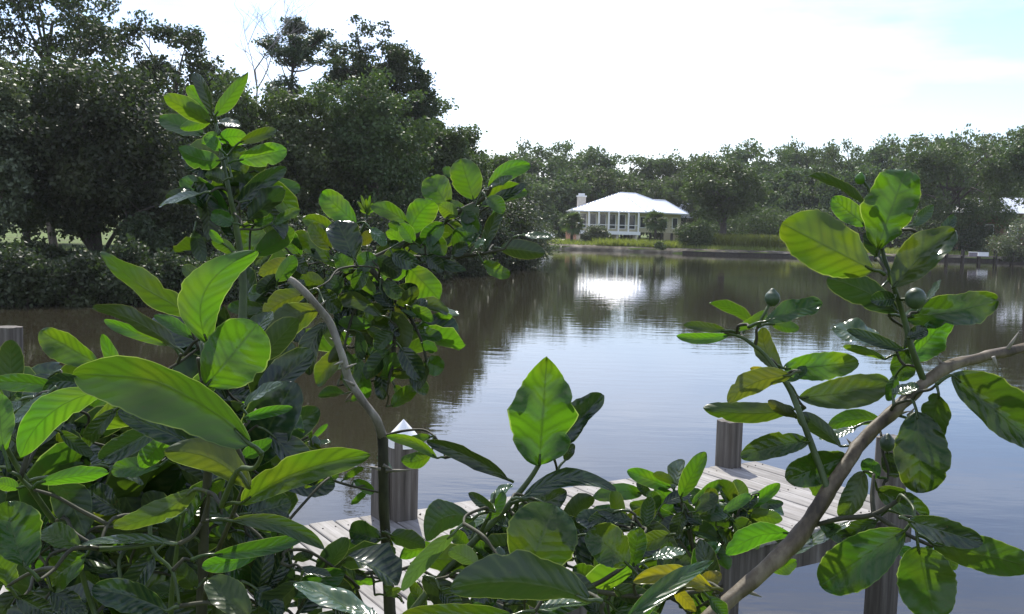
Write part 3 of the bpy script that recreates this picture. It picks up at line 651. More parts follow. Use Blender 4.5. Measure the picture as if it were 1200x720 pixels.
# --- seawall and jetty on the right
sw = thing('seawall', 'low dark timber seawall along the far right shore', 'seawall', (0, 0, 0)); mb = MB()
xs = [800, 838, 920, 1000, 1100, 1200, 1290]; ys = [297.6, 299, 301, 303, 305, 308, 313]; pts = [G(x, y) for x, y in zip(xs, ys)]
for a, b in zip(pts, pts[1:]):
    c = (a + b) / 2; ln = (b - a).length; an = math.atan2(b.y - a.y, b.x - a.x); mb.box((c.x, c.y - .25, -.06), (ln + .1, .12, .62), an)
mb.build('boards', DARKWOOD, sw); cp = MB()
for a, b in zip(pts, pts[1:]):
    c = (a + b) / 2; ln = (b - a).length; an = math.atan2(b.y - a.y, b.x - a.x); cp.box((c.x, c.y - .25, .275), (ln + .15, .26, .05), an)
cp.build('cap_rail', DARKWOOD, sw)
J0 = G(1090, 306.5); jt = thing('jetty', 'small low jetty with short posts at the far right shore', 'jetty', (J0.x, J0.y, 0), R(-18))
for k in range(30): 
    if k == 0: pm = MB().box((0, 0, 0), (.27, 1.5, .05)).mesh('plank'); pm.materials.append(PILE)
    o = obj('plank', pm, None, jt); o.location = (k * .30, 0, .68)
for k in range(7):
    for s_ in (-1, 1): MB().tube([(k * 1.45, s_ * .8, -.8), (k * 1.45, s_ * .8, 1.25)], [.10, .09], 8).build('post', DARKWOOD, jt)
ct = thing('cooler_box', 'pale box standing on the far jetty', 'box', tuple(G(1152, 300.5, .705)), R(-18))
MB().box((0, 0, .2), (.9, .5, .4)).build('body', WHITE, ct); MB().box((0, 0, .43), (.96, .56, .06)).build('lid', GLASS, ct)
ct = thing('cooler_box', 'smaller blue-grey box beside the pale box on the far jetty', 'box', tuple(G(1140, 300.5, .705)), R(-18))
MB().box((0, 0, .18), (.7, .5, .36)).build('body', SHINGLE, ct); MB().box((0, 0, .38), (.74, .54, .05)).build('lid', WHITE, ct)

# ------------------------------------------------------------------ the dock
DZ = 1.0
A = G(347, 618, DZ); B = G(852, 546, DZ)
A.z = B.z = 0; ux = (B - A).normalized(); uy = Vector((ux.y, -ux.x, 0))        # along, and towards the viewer
ang = math.atan2(ux.y, ux.x); WID = 1.32
dock = thing('dock', 'weathered grey plank dock with wooden posts above the brown water', 'dock', (B.x, B.y, DZ), ang)
def dloc(p):                                # world point -> dock coordinates
    r_ = Vector((p.x - B.x, p.y - B.y, 0)); return r_.dot(ux), -r_.dot(uy)
def plank_mesh(seed, wd):
    rs = random.Random(seed); bm = bmesh.new(); bmesh.ops.create_cube(bm, size=1); bmesh.ops.scale(bm, vec=(wd, WID + .04, .036), verts=bm.verts)
    bmesh.ops.bevel(bm, geom=bm.edges[:], offset=.004, segments=1, affect='EDGES')
    me = bpy.data.meshes.new('plank'); bm.to_mesh(me); bm.free(); me.materials.append(DECK); return me
PM = [plank_mesh(i, .137) for i in range(3)]
x = .22; rp_ = random.Random(3); k = 0
while x > -7.2:
    o = obj('plank', PM[k % 3], None, dock); o.location = (x, -WID / 2 + rp_.uniform(-.012, .012), -.018 + rp_.uniform(-.003, .003)); o.rotation_euler = (rp_.uniform(-.003, .003), rp_.uniform(-.012, .012), rp_.uniform(-.004, .004))
    if k % 4 != 1:
        nb_ = MB()
    x -= .1455; k += 1
nl_ = MB(); xx = .22; rq = random.Random(5)
for i in range(k):
    for yy in (-.09, -WID / 2, -WID + .09):
        for s_ in (-.035, .035): nl_.tube([(xx + s_ + rq.uniform(-.006, .006), yy + rq.uniform(-.01, .01), -.004), (xx + s_, yy, .0035)], [.0045, .0045], 6)
    xx -= .1455
nl_.build('nail_heads', DARKWOOD, dock, kind='stuff')
for yy in (-.06, -WID / 2, -WID + .06): MB().box((-3.45, yy, -.13), (7.5, .045, .18)).build('joist', PILE, dock)
def post_mesh(w_, z0, z1, seed, lean=(0, 0)):
    rs = random.Random(seed); mb = MB(); nseg = 10; kk = 16; pts = []
    bm = bmesh.new(); rings = []
    for i in range(nseg + 1):
        t = i / nseg; z = z0 + (z1 - z0) * t; ring = []
        for j in range(kk):
            a = 2 * math.pi * (j + .5) / kk; c_, s__ = math.cos(a), math.sin(a); q = (abs(c_) ** 7 + abs(s__) ** 7) ** (-1 / 7) * w_ / 2
            q *= 1 + .02 * noise.noise(Vector((c_ * 3, s__ * 3, z * 1.2 + seed)))
            ring.append(bm.verts.new((c_ * q + lean[0] * t, s__ * q + lean[1] * t, z + (.008 * noise.noise(Vector((c_ * 4, s__ * 4, seed))) if i == nseg else 0))))
        rings.append(ring)
    for i in range(nseg):
        for j in range(kk): bm.faces.new((rings[i][j], rings[i][(j + 1) % kk], rings[i + 1][(j + 1) % kk], rings[i + 1][j]))
    bm.faces.new(rings[-1]); bm.faces.new(rings[0][::-1]); me = bpy.data.meshes.new('post'); bm.to_mesh(me); bm.free(); return me
def dpost(px, py_base, w_, ytop, label=None, z0=-1.8, dy=0, lean=(0, 0), on=True, rot=0):
    q = G(px, py_base, DZ); lx, ly = dloc(q); ly += dy
    wq = Vector((B.x, B.y, 0)) + ux * lx - uy * ly; dd = (Vector((wq.x, wq.y, DZ)) - CAM).dot(Fv); zt = zat(px, ytop, dd) - DZ
    o = obj('post', post_mesh(w_, z0, zt, int(px), lean), PILE, dock); o.location = (lx, ly, 0); o.rotation_euler = (0, 0, rot)
    if label: o['label'] = label
    return o, zt, (lx, ly)
# posts along the far side, a corner pile on the near side
o, zt, l0 = dpost(471, 607, .145, 512, 'wooden post with a white pointed cap')
cap = MB(); r_ = .083; k_ = 20
ring = lambda rr, z: [(math.cos(6.2832 * j / k_) * rr, math.sin(6.2832 * j / k_) * rr, z) for j in range(k_)]
cv = ring(.082, zt - .045) + ring(.083, zt + .012) + ring(.078, zt + .020) + [(0, 0, zt + .108)]
cap.poly(cv, [(j, (j + 1) % k_, k_ + (j + 1) % k_, k_ + j) for j in range(k_)] + [(k_ + j, k_ + (j + 1) % k_, 2 * k_ + (j + 1) % k_, 2 * k_ + j) for j in range(k_)] + [(2 * k_ + j, 2 * k_ + (j + 1) % k_, 3 * k_) for j in range(k_)])
c_ = cap.build('post_cap', WHITE, o); c_['label'] = 'white conical post cap'
brd = MB().box((l0[0] - .11, l0[1] + .06, -.30), (.05, .12, 1.15)); brd.build('side_board', PILE, dock)
dpost(853, 546, .150, 492, 'square post at the far corner', rot=.2)
dpost(12, 512, .160, 382, 'tall split-topped post at the left', lean=(.0, 0), rot=.4)
dpost(1028, 600, .155, 512, 'pile standing in the water at the near corner', lean=(.05, 0), dy=-.04)
dpost(850, 632, .120, 640, 'short pile under the near edge', dy=-.02)
dpost(560, 672, .140, 690, 'second pile under the near edge', dy=-.02)

# ------------------------------------------------------------------ citrus shrubs in front
def prof_w(s, t):
    if s == 'o': q = t ** 1.22; return (4 * q * (1 - q)) ** .50
    if s == 'p': return (math.sin(math.pi * t ** .84) ** .72) * (1 - .16 * t)
    return (4 * t * (1 - t)) ** .53 * (1 + .12 * (t - .5))
def leaf_mesh(Bp, Tp, half, side, nrm, rs, s, bend, arch, cup, nu=7, nv=12, stalk=None, srad=.0011, wave=.05, twist=0, hook=0):
    ax = Tp - Bp; Ln = ax.length; a = ax / Ln; vs = []; uvs = []; fs = []
    ph = rs.uniform(0, 6.28); fr = rs.uniform(2.2, 4.0); nz0 = Vector((rs.uniform(0, 50), rs.uniform(0, 50), 0))
    t0 = rs.uniform(.25, .9); us = rs.choice((-1, 1)); bite = rs.choice((0, 0, .16, .28)) if nv > 14 else 0; asym = rs.uniform(-.14, .14)
    for i in range(nv + 1):
        t = .5 - .5 * math.cos(math.pi * i / nv); tt = min(max(t, .004), .997)
        wv = prof_w(s, tt) * half
        bq = 4 * t * (1 - t)
        c = Bp + ax * t + side * (bend * bq + hook * t ** 3) + nrm * (arch * Ln * bq)
        tw = twist * (t - .4); sd = side * math.cos(tw) + nrm * math.sin(tw); nn = nrm * math.cos(tw) - side * math.sin(tw)
        for j in range(nu):
            u = -1 + 2 * j / (nu - 1); au = abs(u)
            ww = wv * (1 + (.065 + max(0, wave - .12) * .6) * noise.noise(Vector((t * 9, u * 2, 3)) + nz0) * au + .018 * math.sin(t * 70 + ph) * (au > .9))
            ww *= 1 + asym * (1 if u > 0 else -1)
            if bite and u * us > 0: ww *= 1 - bite * math.exp(-((t - t0) / .035) ** 2)
            h = cup * ww * (au ** 1.15) + wave * half * au * au * math.sin(ph + t * 6.28 * fr / 1.6 + (0 if u > 0 else 1.3)) + .16 * half * noise.noise(Vector((t * 4, u * 1.8, 0)) + nz0) + .05 * half * noise.noise(Vector((t * 14, u * 5, 0)) + nz0)
            p = c + sd * (u * ww * (1 - .12 * abs(cup) * au)) + nn * h
            vs.append(tuple(p)); uvs.append((.5 + .5 * u, t))
    for i in range(nv):
        for j in range(nu - 1):
            q = i * nu + j; fs.append((q, q + 1, q + nu + 1, q + nu))
    nleaf = len(vs)
    if stalk is not None:
        mb = MB(); m_ = stalk.lerp(Bp, .5) + Vector((0, 0, (stalk - Bp).length * .08)); tip = Bp + a * (Ln * .10) + side * (bend * .36) + nrm * (arch * Ln * .36)
        pa, pr = smooth_path([(stalk, srad * 1.35), (m_, srad), (Bp, srad), (tip, srad * .6)], 3); mb.tube(pa, pr, 6)
        k0 = len(vs); vs += mb.v; uvs += [(.5, .02)] * len(mb.v); fs += [tuple(k0 + i for i in f_) for f_ in mb.f]
    me = bpy.data.meshes.new('leaf'); me.from_pydata(vs, [], fs); me.polygons.foreach_set('use_smooth', [True] * len(me.polygons))
    uvl = me.uv_layers.new(name='UVMap'); li = np.empty(len(me.loops), dtype=np.int32); me.loops.foreach_get('vertex_index', li)
    uvl.data.foreach_set('uv', np.array(uvs, dtype=np.float32)[li].ravel()); me.update(); return me

class Shrub:
    def __init__(s, label, root, d, seed):
        s.t = thing('citrus_shrub', label, 'citrus shrub', root); s.root = Vector(root); s.d = d; s.rs = random.Random(seed); s.pts = []
    def stem(s, pts, mat_=None, name='stem', ground=False, k=10, wob=.12):
        """pts: (x, y, width px, depth); ground=True runs the last point on down to the root"""
        q = [(P(x, y, d), w_ * .5 * d / FPX) for x, y, w_, d in pts]
        if ground:
            l_ = q[-1]; r_ = s.root - Vector((0, 0, .08)); dl = (q[-1][0] - q[-2][0]).normalized(); D_ = (r_ - l_[0]).length; m0 = dl * D_ * .8; m1 = Vector((0, 0, -1)) * D_ * .6
            for t in (.05, .12, .22, .36, .55, .77, 1.0):
                h = (2*t**3-3*t*t+1) * l_[0] + (t**3-2*t*t+t) * m0 + (3*t*t-2*t**3) * r_ + (t**3-t*t) * m1; q.append((h, l_[1] * (1 + .4 * t)))
        a, b = smooth_path(q, 6)
        if wob: b = [r * (1 + wob * .6 * noise.noise(p * 34)) for p, r in zip(a, b)]
        mb = MB(); mb.tube(a, b, k, wob=wob)
        o = mb.build(name, mat_ or STEM_GREEN, None, True); o.parent = s.t; o.matrix_parent_inverse = Matrix.Translation(-s.root)
        s.pts += [p for i, p in enumerate(a)]
        return o
    def thorn(s, x0, y0, x1, y1, d, w_=4):
        mb = MB().tube([P(x0, y0, d), P((x0 + x1) / 2, (y0 + y1) / 2, d), P(x1, y1, d)], [w_ * .5 * d / FPX, w_ * .35 * d / FPX, .0003], 6)
        o = mb.build('thorn', STEM_BARK, None, True); o.parent = s.t; o.matrix_parent_inverse = Matrix.Translation(-s.root)
    def leaf(s, x0, y0, x1, y1, w_, c='g', sh='e', r=None, b=0, d=None, dd=None, cup=None, arch=None, tw=0, lod=0, wave=None, hook=0):
        rs = s.rs; d = d if d is not None else s.d + rs.uniform(-.05, .07)
        lp = math.hypot(x1 - x0, y1 - y0) * d / FPX
        if dd is None: dd = rs.uniform(-.25, .45) * lp
        if r is None: r = rs.uniform(-28, 28)
        if cup is None: cup = rs.uniform(.15, .55)
        if arch is None: arch = rs.uniform(.0, .13)
        if not tw: tw = rs.uniform(-.45, .45)
        Bp, Tp = P(x0, y0, d), P(x1, y1, d + dd); a = (Tp - Bp).normalized(); v = ((Bp + Tp) / 2 - CAM).normalized()
        side = a.cross(v).normalized(); nrm = side.cross(a).normalized()
        if nrm.dot(Vector((0, 0, 1))) < 0 and abs(r) < 60: pass
        if c == 'p' and abs(r) > 35:        # glossy face turned up towards the viewer
            n_ = nrm * math.cos(R(r)) - side * math.sin(R(r))
            if n_.z < 0: n_ = -n_
            if n_.dot(v) > 0: r = -r
            r = math.copysign(max(abs(r), 58), r); cup = min(cup, .14); arch = arch * .5; tw = 0; wave = .08
        half = w_ * .5 * d / FPX / max(math.cos(R(r)), .22); half = min(half, .5 * (Tp - Bp).length)
        bend = b * d / FPX
        side2 = side * math.cos(R(r)) + nrm * math.sin(R(r)); nrm2 = nrm * math.cos(R(r)) - side * math.sin(R(r))
        # the glossy face is up: the mesh normal (side x along) must point up
        if side2.cross(a).z < 0: side2 = -side2; bend = -bend; hook = -hook
        if nrm2.z < 0: nrm2 = -nrm2
        st_ = min(s.pts, key=lambda p: (p - Bp).length) if s.pts else None
        if st_ is not None and (st_ - Bp).length > .022:          # too far for a leaf stalk: a side twig carries it
            D_ = (st_ - Bp).length; e = Bp - a * .010 + (st_ - Bp).normalized() * .006
            k1 = st_.lerp(e, .35) + Vector((rs.uniform(-.1, .1), rs.uniform(-.06, .1), rs.uniform(-.02, .16))) * D_; k2 = st_.lerp(e, .72) + Vector((rs.uniform(-.08, .08), rs.uniform(-.06, .1), rs.uniform(-.02, .12))) * D_
            ta = smooth_path([(st_, .0015 + .005 * D_), (k1, .0013 + .003 * D_), (k2, .0013), (e, .0011)], 4)
            tw_ = MB().tube(ta[0], ta[1], 6, wob=.1).build('twig', STEM_DARK if rs.random() < .9 else STEM_GREEN, None, True); tw_.parent = s.t; tw_.matrix_parent_inverse = Matrix.Translation(-s.root)
            s.pts += ta[0][3:]; st_ = e
        big = w_ > 24 and not lod
        me = leaf_mesh(Bp, Tp, half, side2, nrm2, rs, sh, bend, -arch if rs.random() < .3 else arch, cup, 9 if big else (7 if not lod else 5), 30 if big else (14 if not lod else 8), st_, min(.0016, .0011 + half * .012), (rs.uniform(.06, .2) if wave is None else wave), tw, hook * d / FPX)
        o = obj('leaf', me, LEAF[c], None); o.parent = s.t; o.matrix_parent_inverse = Matrix.Translation(-s.root); return o
    def leaves(s, rows):
        rows = sorted(rows, key=lambda q: min(((P(q[0], q[1], s.d) - p).length for p in s.pts)))
        for q in rows:
            kw = q[6] if len(q) > 6 else {}
            s.leaf(*q[:5], c=(q[5] if len(q) > 5 else 'g'), **kw)
    def fruit(s, x, y, rp, d, name='fruit', nub=True, m_=None):
        bm = bmesh.new(); bmesh.ops.create_uvsphere(bm, u_segments=24, v_segments=16, radius=1); r_ = rp * d / FPX; c = P(x, y, d)
        for v_ in bm.verts:
            z = v_.co.z; n_ = 1 + .02 * noise.noise(v_.co * 6); k = 1.0
            if nub and z > .86: k = 1 + (z - .86) * 2.0
            v_.co = Vector((v_.co.x * n_, v_.co.y * n_, z * n_ * 1.06 * k)) * r_ + c
        me = bpy.data.meshes.new(name); bm.to_mesh(me); bm.free(); me.polygons.foreach_set('use_smooth', [True] * len(me.polygons))
        o = obj(name, me, m_ or FRUIT, None); o.parent = s.t; o.matrix_parent_inverse = Matrix.Translation(-s.root)
        st_ = min(s.pts, key=lambda p: (p - c).length); q = MB().tube([st_, st_.lerp(c, .5), c], [.0016, .0014, .002], 6).build('fruit_stalk', STEM_GREEN, None, True); q.parent = o.parent; q.matrix_parent_inverse = Matrix.Translation(-s.root)
    def fill(s, n, boxpx, dr, wr, cols, ang=None, lr=(1.9, 2.4), test=None):
        rs = s.rs; k = 0; tries = 0
        while k < n and tries < n * 20:
            tries += 1
            x, y = rs.uniform(boxpx[0], boxpx[2]), rs.uniform(boxpx[1], boxpx[3]); w_ = rs.uniform(*wr); a = rs.uniform(0, 6.28) if ang is None else R(rs.uniform(*ang)); ln = w_ * rs.uniform(*lr)
            if test and not test(x, y): continue
            if rs.random() < .10: a = rs.choice((0, math.pi)) + rs.uniform(-.4, .4); s.leaf(x, y, x + math.cos(a) * ln, y - math.sin(a) * ln, w_ * .4, 'p', 'e', d=rs.uniform(*dr), lod=1, r=rs.uniform(60, 68))
            else: s.leaf(x, y, x + math.cos(a) * ln, y - math.sin(a) * ln, w_, rs.choice(cols), rs.choice('eoe'), d=rs.uniform(*dr), lod=1, r=rs.uniform(-60, 60))
            k += 1
# ---- tall shoot, upper left
sh = Shrub('tall citrus shoot rising against the dark oaks at upper left', (-.36, 1.22, .98), 1.16, 11)
sh.stem([(250, 134, 3, 1.16), (256, 165, 4, 1.16), (263, 198, 5, 1.16), (270, 232, 6, 1.16), (276, 262, 7, 1.17), (285, 330, 9, 1.18), (280, 430, 11, 1.18), (262, 560, 13, 1.19), (255, 725, 15, 1.2)], STEM_GREEN, ground=True)
sh.fill(22, (225, 150, 315, 300), (1.18, 1.28), (18, 28), 'ddgg')
sh.leaves([
 (246,143,192,113,24,'b',dict(sh='e',r=20)), (247,141,211,150,17,'b',dict(r=-10)), (249,134,227,86,15,'d',dict(b=-6,r=30)), (247,136,221,101,21,'b',dict(r=10)),
 (252,136,291,84,20,'b',dict(r=8,sh='p')), (254,142,281,149,10,'p',dict(r=66)), (256,164,290,162,22,'b',dict(b=4)), (258,188,209,174,25,'g',dict(b=6)),
 (280,188,336,176,27,'b',dict(sh='o',r=5)), (266,177,306,162,8,'d',dict(r=60)), (281,167,324,152,15,'g'), (262,170,286,204,30,'g',dict(sh='o',r=20)),
 (272,234,316,186,22,'d',dict(b=4)), (277,246,335,196,23,'d',dict(b=5)), (233,228,187,242,9,'p',dict(r=64,cup=.1)), (226,229,213,222,7,'p',dict(r=60)),
 (300,236,319,224,9,'p',dict(r=62)), (269,250,212,210,32,'g',dict(d=1.2)), (268,260,231,244,24,'o'), (292,258,333,222,28,'d',dict(d=1.2)),
 (320,263,352,246,12,'g'), (298,264,322,254,14,'g'), (262,202,217,194,20,'d'), (262,199,246,196,6,'p',dict(r=70)), (262,212,240,205,18,'d'), (266,238,238,262,22,'d',dict(d=1.22)),
 (262,215,298,212,22,'g',dict(d=1.22)), (274,262,248,250,20,'g'), (278,280,262,250,22,'d',dict(d=1.24)), (258,176,240,160,16,'b'), (256,158,236,168,14,'b')])

# ---- arching leafy branch in the middle
ar = Shrub('citrus shrub with an arching leafy branch over the water, left of centre', (-.50, 1.66, .98), 1.55, 12)
ar.stem([(576, 219, 4, 1.50), (565, 234, 5, 1.51), (535, 250, 7, 1.53), (505, 269, 8, 1.55), (455, 296, 9, 1.56), (400, 322, 10, 1.57), (345, 362, 12, 1.58), (300, 430, 14, 1.60), (270, 560, 17, 1.62), (262, 725, 20, 1.64)], STEM_DARK, ground=True)
ar.stem([(455, 296, 7, 1.56), (500, 303, 5, 1.55), (556, 299, 4, 1.54), (592, 292, 3, 1.53)], STEM_DARK, 'twig')
ar.stem([(400, 322, 7, 1.57), (412, 290, 5, 1.56), (428, 262, 4, 1.55), (430, 246, 3, 1.55)], STEM_GREEN, 'twig')
ar.stem([(430, 310, 8, 1.56), (455, 345, 7, 1.55), (462, 400, 5, 1.55), (455, 450, 4, 1.54)], STEM_DARK, 'twig')
ar.stem([(455, 345, 6, 1.55), (480, 372, 4, 1.54), (494, 400, 3, 1.53), (500, 425, 3, 1.53)], STEM_DARK, 'twig')
ar.stem([(445, 335, 5, 1.55), (418, 360, 4, 1.54), (405, 400, 3, 1.53), (400, 430, 3, 1.53)], STEM_DARK, 'twig')
ar.leaves([
 (417,262,377,226,30,'b',dict(sh='o',r=5)), (392,274,355,256,20,'g',dict(b=-4)), (388,292,366,262,24,'g'), (414,303,394,259,40,'d',dict(sh='o',d=1.42,r=-20)),
 (478,262,435,241,20,'b',dict(b=-3)), (480,274,508,236,36,'b',dict(sh='o',r=0,b=5)), (527,246,505,208,37,'b',dict(sh='o',r=4)), (555,234,540,186,39,'b',dict(sh='o',r=0)),
 (572,220,621,193,22,'b',dict(b=6,r=6)), (565,240,617,216,13,'d',dict(r=40)), (563,241,618,225,24,'b',dict(b=5,r=12)), (530,208,520,196,12,'g'),
 (434,268,452,288,14,'p',dict(r=58,d=1.5,cup=.05)), (475,287,452,272,16,'b'), (530,276,480,291,24,'g',dict(b=3)), (533,292,553,270,26,'g',dict(r=10)),
 (492,308,436,312,16,'g',dict(b=-5)), (478,312,515,351,37,'b',dict(sh='o',r=4)), (478,312,460,328,14,'b'), (566,308,597,324,18,'b'),
 (568,296,590,245,16,'d',dict(b=6,r=30)), (586,291,639,297,24,'d',dict(sh='o')), (612,276,646,278,8,'p',dict(r=55)), (556,291,568,280,8,'p',dict(r=60)),
 (387,305,342,276,26,'g',dict(b=-4)), (412,314,364,292,13,'d',dict(b=4)), (492,301,546,317,14,'d'), (470,270,455,262,12,'g'), (500,275,478,296,22,'g',dict(d=1.62)),
 (540,262,510,290,30,'g',dict(d=1.62)), (560,260,545,290,24,'d',dict(d=1.62)), (520,262,545,284,22,'g',dict(d=1.6)), (590,240,575,262,14,'g',dict(d=1.6)), (440,275,420,285,16,'o'), (440,300,470,285,18,'d',dict(d=1.6)),
 (576,219,600,206,10,'p',dict(r=50)), (548,252,520,240,18,'g',dict(d=1.6)),
 (446,370,389,360,20,'o',dict(b=-15,cup=.4)), (445,396,405,362,26,'g'), (408,388,457,424,20,'o',dict(b=12)), (492,381,530,370,14,'b'), (490,391,518,396,18,'g'),
 (464,402,496,380,20,'d'), (497,424,520,432,25,'b'), (459,476,489,455,20,'b',dict(r=25)), (448,430,448,469,17,'d'), (470,408,494,446,26,'d'),
 (403,410,371,450,26,'o'), (404,462,373,465,14,'d',dict(r=40)), (430,418,453,441,18,'y'), (411,470,426,462,8,'b'), (440,345,405,325,16,'b'), (445,335,420,345,14,'g'),
 (465,360,490,338,18,'g'), (450,330,470,350,18,'g'), (455,350,440,376,16,'d'), (458,365,466,395,14,'d'), (460,390,440,410,20,'g'), (470,420,450,455,20,'g'), (480,440,500,462,18,'d'),
 (455,410,430,445,22,'d'), (494,402,512,412,14,'g'), (500,428,492,456,14,'d'), (478,372,500,352,16,'d'), (420,360,400,345,14,'g'), (405,402,385,425,16,'o'), (402,432,412,458,14,'g'),
 (418,352,398,372,16,'d'), (462,452,478,470,12,'g'), (430,385,452,400,14,'d'), (425,300,400,290,14,'g'), (395,326,375,345,18,'d'), (380,335,352,325,20,'g'),
 (373,363,315,400,38,'o',dict(d=1.34,b=-6,sh='e',r=10,cup=.4)), (357,345,309,371,25,'o',dict(d=1.36,b=-4)), (382,378,362,440,24,'d',dict(d=1.36,b=-6)),
 (341,306,303,322,22,'o'), (326,262,280,292,32,'g',dict(sh='o')), (322,279,298,300,18,'g'), (316,290,300,312,16,'g'), (352,300,330,268,26,'g'), (340,328,300,340,24,'d'),
 (330,350,290,345,26,'d'), (335,372,300,380,28,'d'), (325,330,345,300,20,'g'), (340,300,360,320,18,'d'), (376,318,362,345,18,'d')])
for x1, y1 in ((418, 236), (423, 229), (429, 233), (434, 229), (437, 238), (441, 244), (422, 246), (433, 252)): ar.leaf(430, 250, x1, y1, 4, 'b', 'e', d=1.54, r=0)
ar.leaves([(505,272,520,300,24,'g',dict(d=1.5)), (470,290,455,320,26,'g',dict(d=1.5)), (440,304,470,322,24,'d',dict(d=1.5)), (520,262,495,285,24,'g',dict(d=1.49)), (420,316,440,300,24,'g',dict(d=1.5)), (400,325,380,350,24,'d',dict(d=1.5)), (375,342,400,365,24,'g',dict(d=1.5)),
 (545,248,560,272,22,'g',dict(d=1.48)), (535,254,515,240,20,'b',dict(d=1.48)), (460,298,490,310,22,'d',dict(d=1.49)), (360,352,345,330,26,'d',dict(d=1.5)), (410,320,395,296,22,'b',dict(d=1.5)), (350,362,330,392,26,'d',dict(d=1.52)), (430,312,416,340,20,'g',dict(d=1.5)), (485,284,470,262,18,'b',dict(d=1.49)),
 (570,232,590,250,18,'g',dict(d=1.47)), (558,240,545,262,20,'g',dict(d=1.48)), (500,300,520,318,18,'d',dict(d=1.5)), (530,300,548,286,16,'d',dict(d=1.5))])
ar.fill(40, (395, 330, 500, 450), (1.5, 1.66), (14, 22), 'ddgob'); ar.fill(26, (290, 300, 350, 480), (1.5, 1.75), (18, 30), 'ddg')

# ---- cut stem in front
cu = Shrub('bare pruned stem with pale grey bark curving up left of the capped post', (-.16, 1.30, .98), 1.12, 13)
cu.stem([(339, 327, 6.7, 1.10), (348, 334, 9.2, 1.10), (366, 352, 8.4, 1.10), (386, 378, 9.2, 1.11), (398, 408, 8.4, 1.11), (408, 442, 9.2, 1.12), (424, 468, 9.2, 1.12), (440, 490, 10.1, 1.12), (448, 512, 11.8, 1.13)], STEM_BARK, k=14, wob=.18)
cu.stem([(444, 500, 10.9, 1.127), (448, 514, 11.8, 1.13), (449, 545, 11.8, 1.13), (450, 600, 12.6, 1.14), (454, 660, 13.4, 1.15), (457, 725, 14.3, 1.15)], STEM_DARK, ground=True, k=14, wob=.18)
cu.stem([(449, 672, 5, 1.14), (430, 672, 5, 1.12), (400, 682, 5, 1.10), (378, 690, 4, 1.08)], STEM_DARK, 'twig'); cu.stem([(453, 672, 5, 1.14), (478, 665, 4, 1.15), (510, 652, 3, 1.15)], STEM_DARK, 'twig')
for q in ((402, 424, 391, 428), (405, 432, 418, 426), (416, 452, 402, 444), (449, 545, 462, 552), (396, 402, 386, 396), (374, 360, 382, 352), (452, 552, 482, 551), (446, 550, 428, 546)): cu.thorn(*q, 1.11)
cu.leaves([
 (512,537,453,511,14,'b',dict(b=-6,d=1.08)), (506,530,470,540,20,'b',dict(b=6,d=1.1)), (596,562,500,517,20,'d',dict(b=-2,d=1.02,cup=.5,wave=.3)), (459,553,442,535,8,'p',dict(r=40)),
 (446,632,409,622,31,'d',dict(sh='o',r=10)), (437,640,378,655,24,'b',dict(r=20)), (440,682,392,684,20,'b',dict(r=30)), (458,627,498,642,24,'d'), (512,645,468,655,20,'b',dict(r=30,b=-3)), (460,640,440,668,20,'g'),
 (466,700,450,686,10,'b'), (452,698,470,690,9,'b'), (400,684,420,712,18,'d'), (430,676,405,668,14,'d'), (505,512,480,515,10,'b')])

# ---- the big shrub in the lower left corner
lo = Shrub('dense leafy citrus shrub filling the lower left corner with very large near leaves', (-.42, .86, .98), .80, 14)
lo.stem([(232, 420, 5, .78), (240, 460, 7, .80), (246, 520, 9, .82), (240, 600, 11, .84), (236, 725, 13, .86)], STEM_DARK, ground=True)
lo.stem([(5, 520, 5, .74), (16, 540, 6, .75), (32, 565, 7, .76), (55, 600, 7, .78), (85, 640, 6, .80), (107, 708, 6, .82), (125, 740, 7, .82), (180, 800, 9, .84)], STEM_GREEN, 'twig')
lo.stem([(218, 590, 4, .76), (208, 640, 5, .78), (200, 725, 7, .80), (210, 790, 9, .84)], STEM_GREEN, 'twig'); lo.stem([(246, 520, 6, .82), (200, 500, 5, .80), (150, 470, 4, .78), (115, 455, 4, .76)], STEM_GREEN, 'twig')
lo.stem([(290, 560, 4, .72), (270, 610, 5, .76), (250, 660, 6, .8), (240, 700, 7, .84)], STEM_DARK, 'twig'); lo.stem([(246, 520, 6, .82), (285, 500, 5, .84), (300, 480, 3, .86)], STEM_DARK, 'twig')
lo.stem([(442, 728, 4, .58), (452, 770, 5, .60), (440, 860, 7, .66)], STEM_GREEN, 'twig', ground=True)
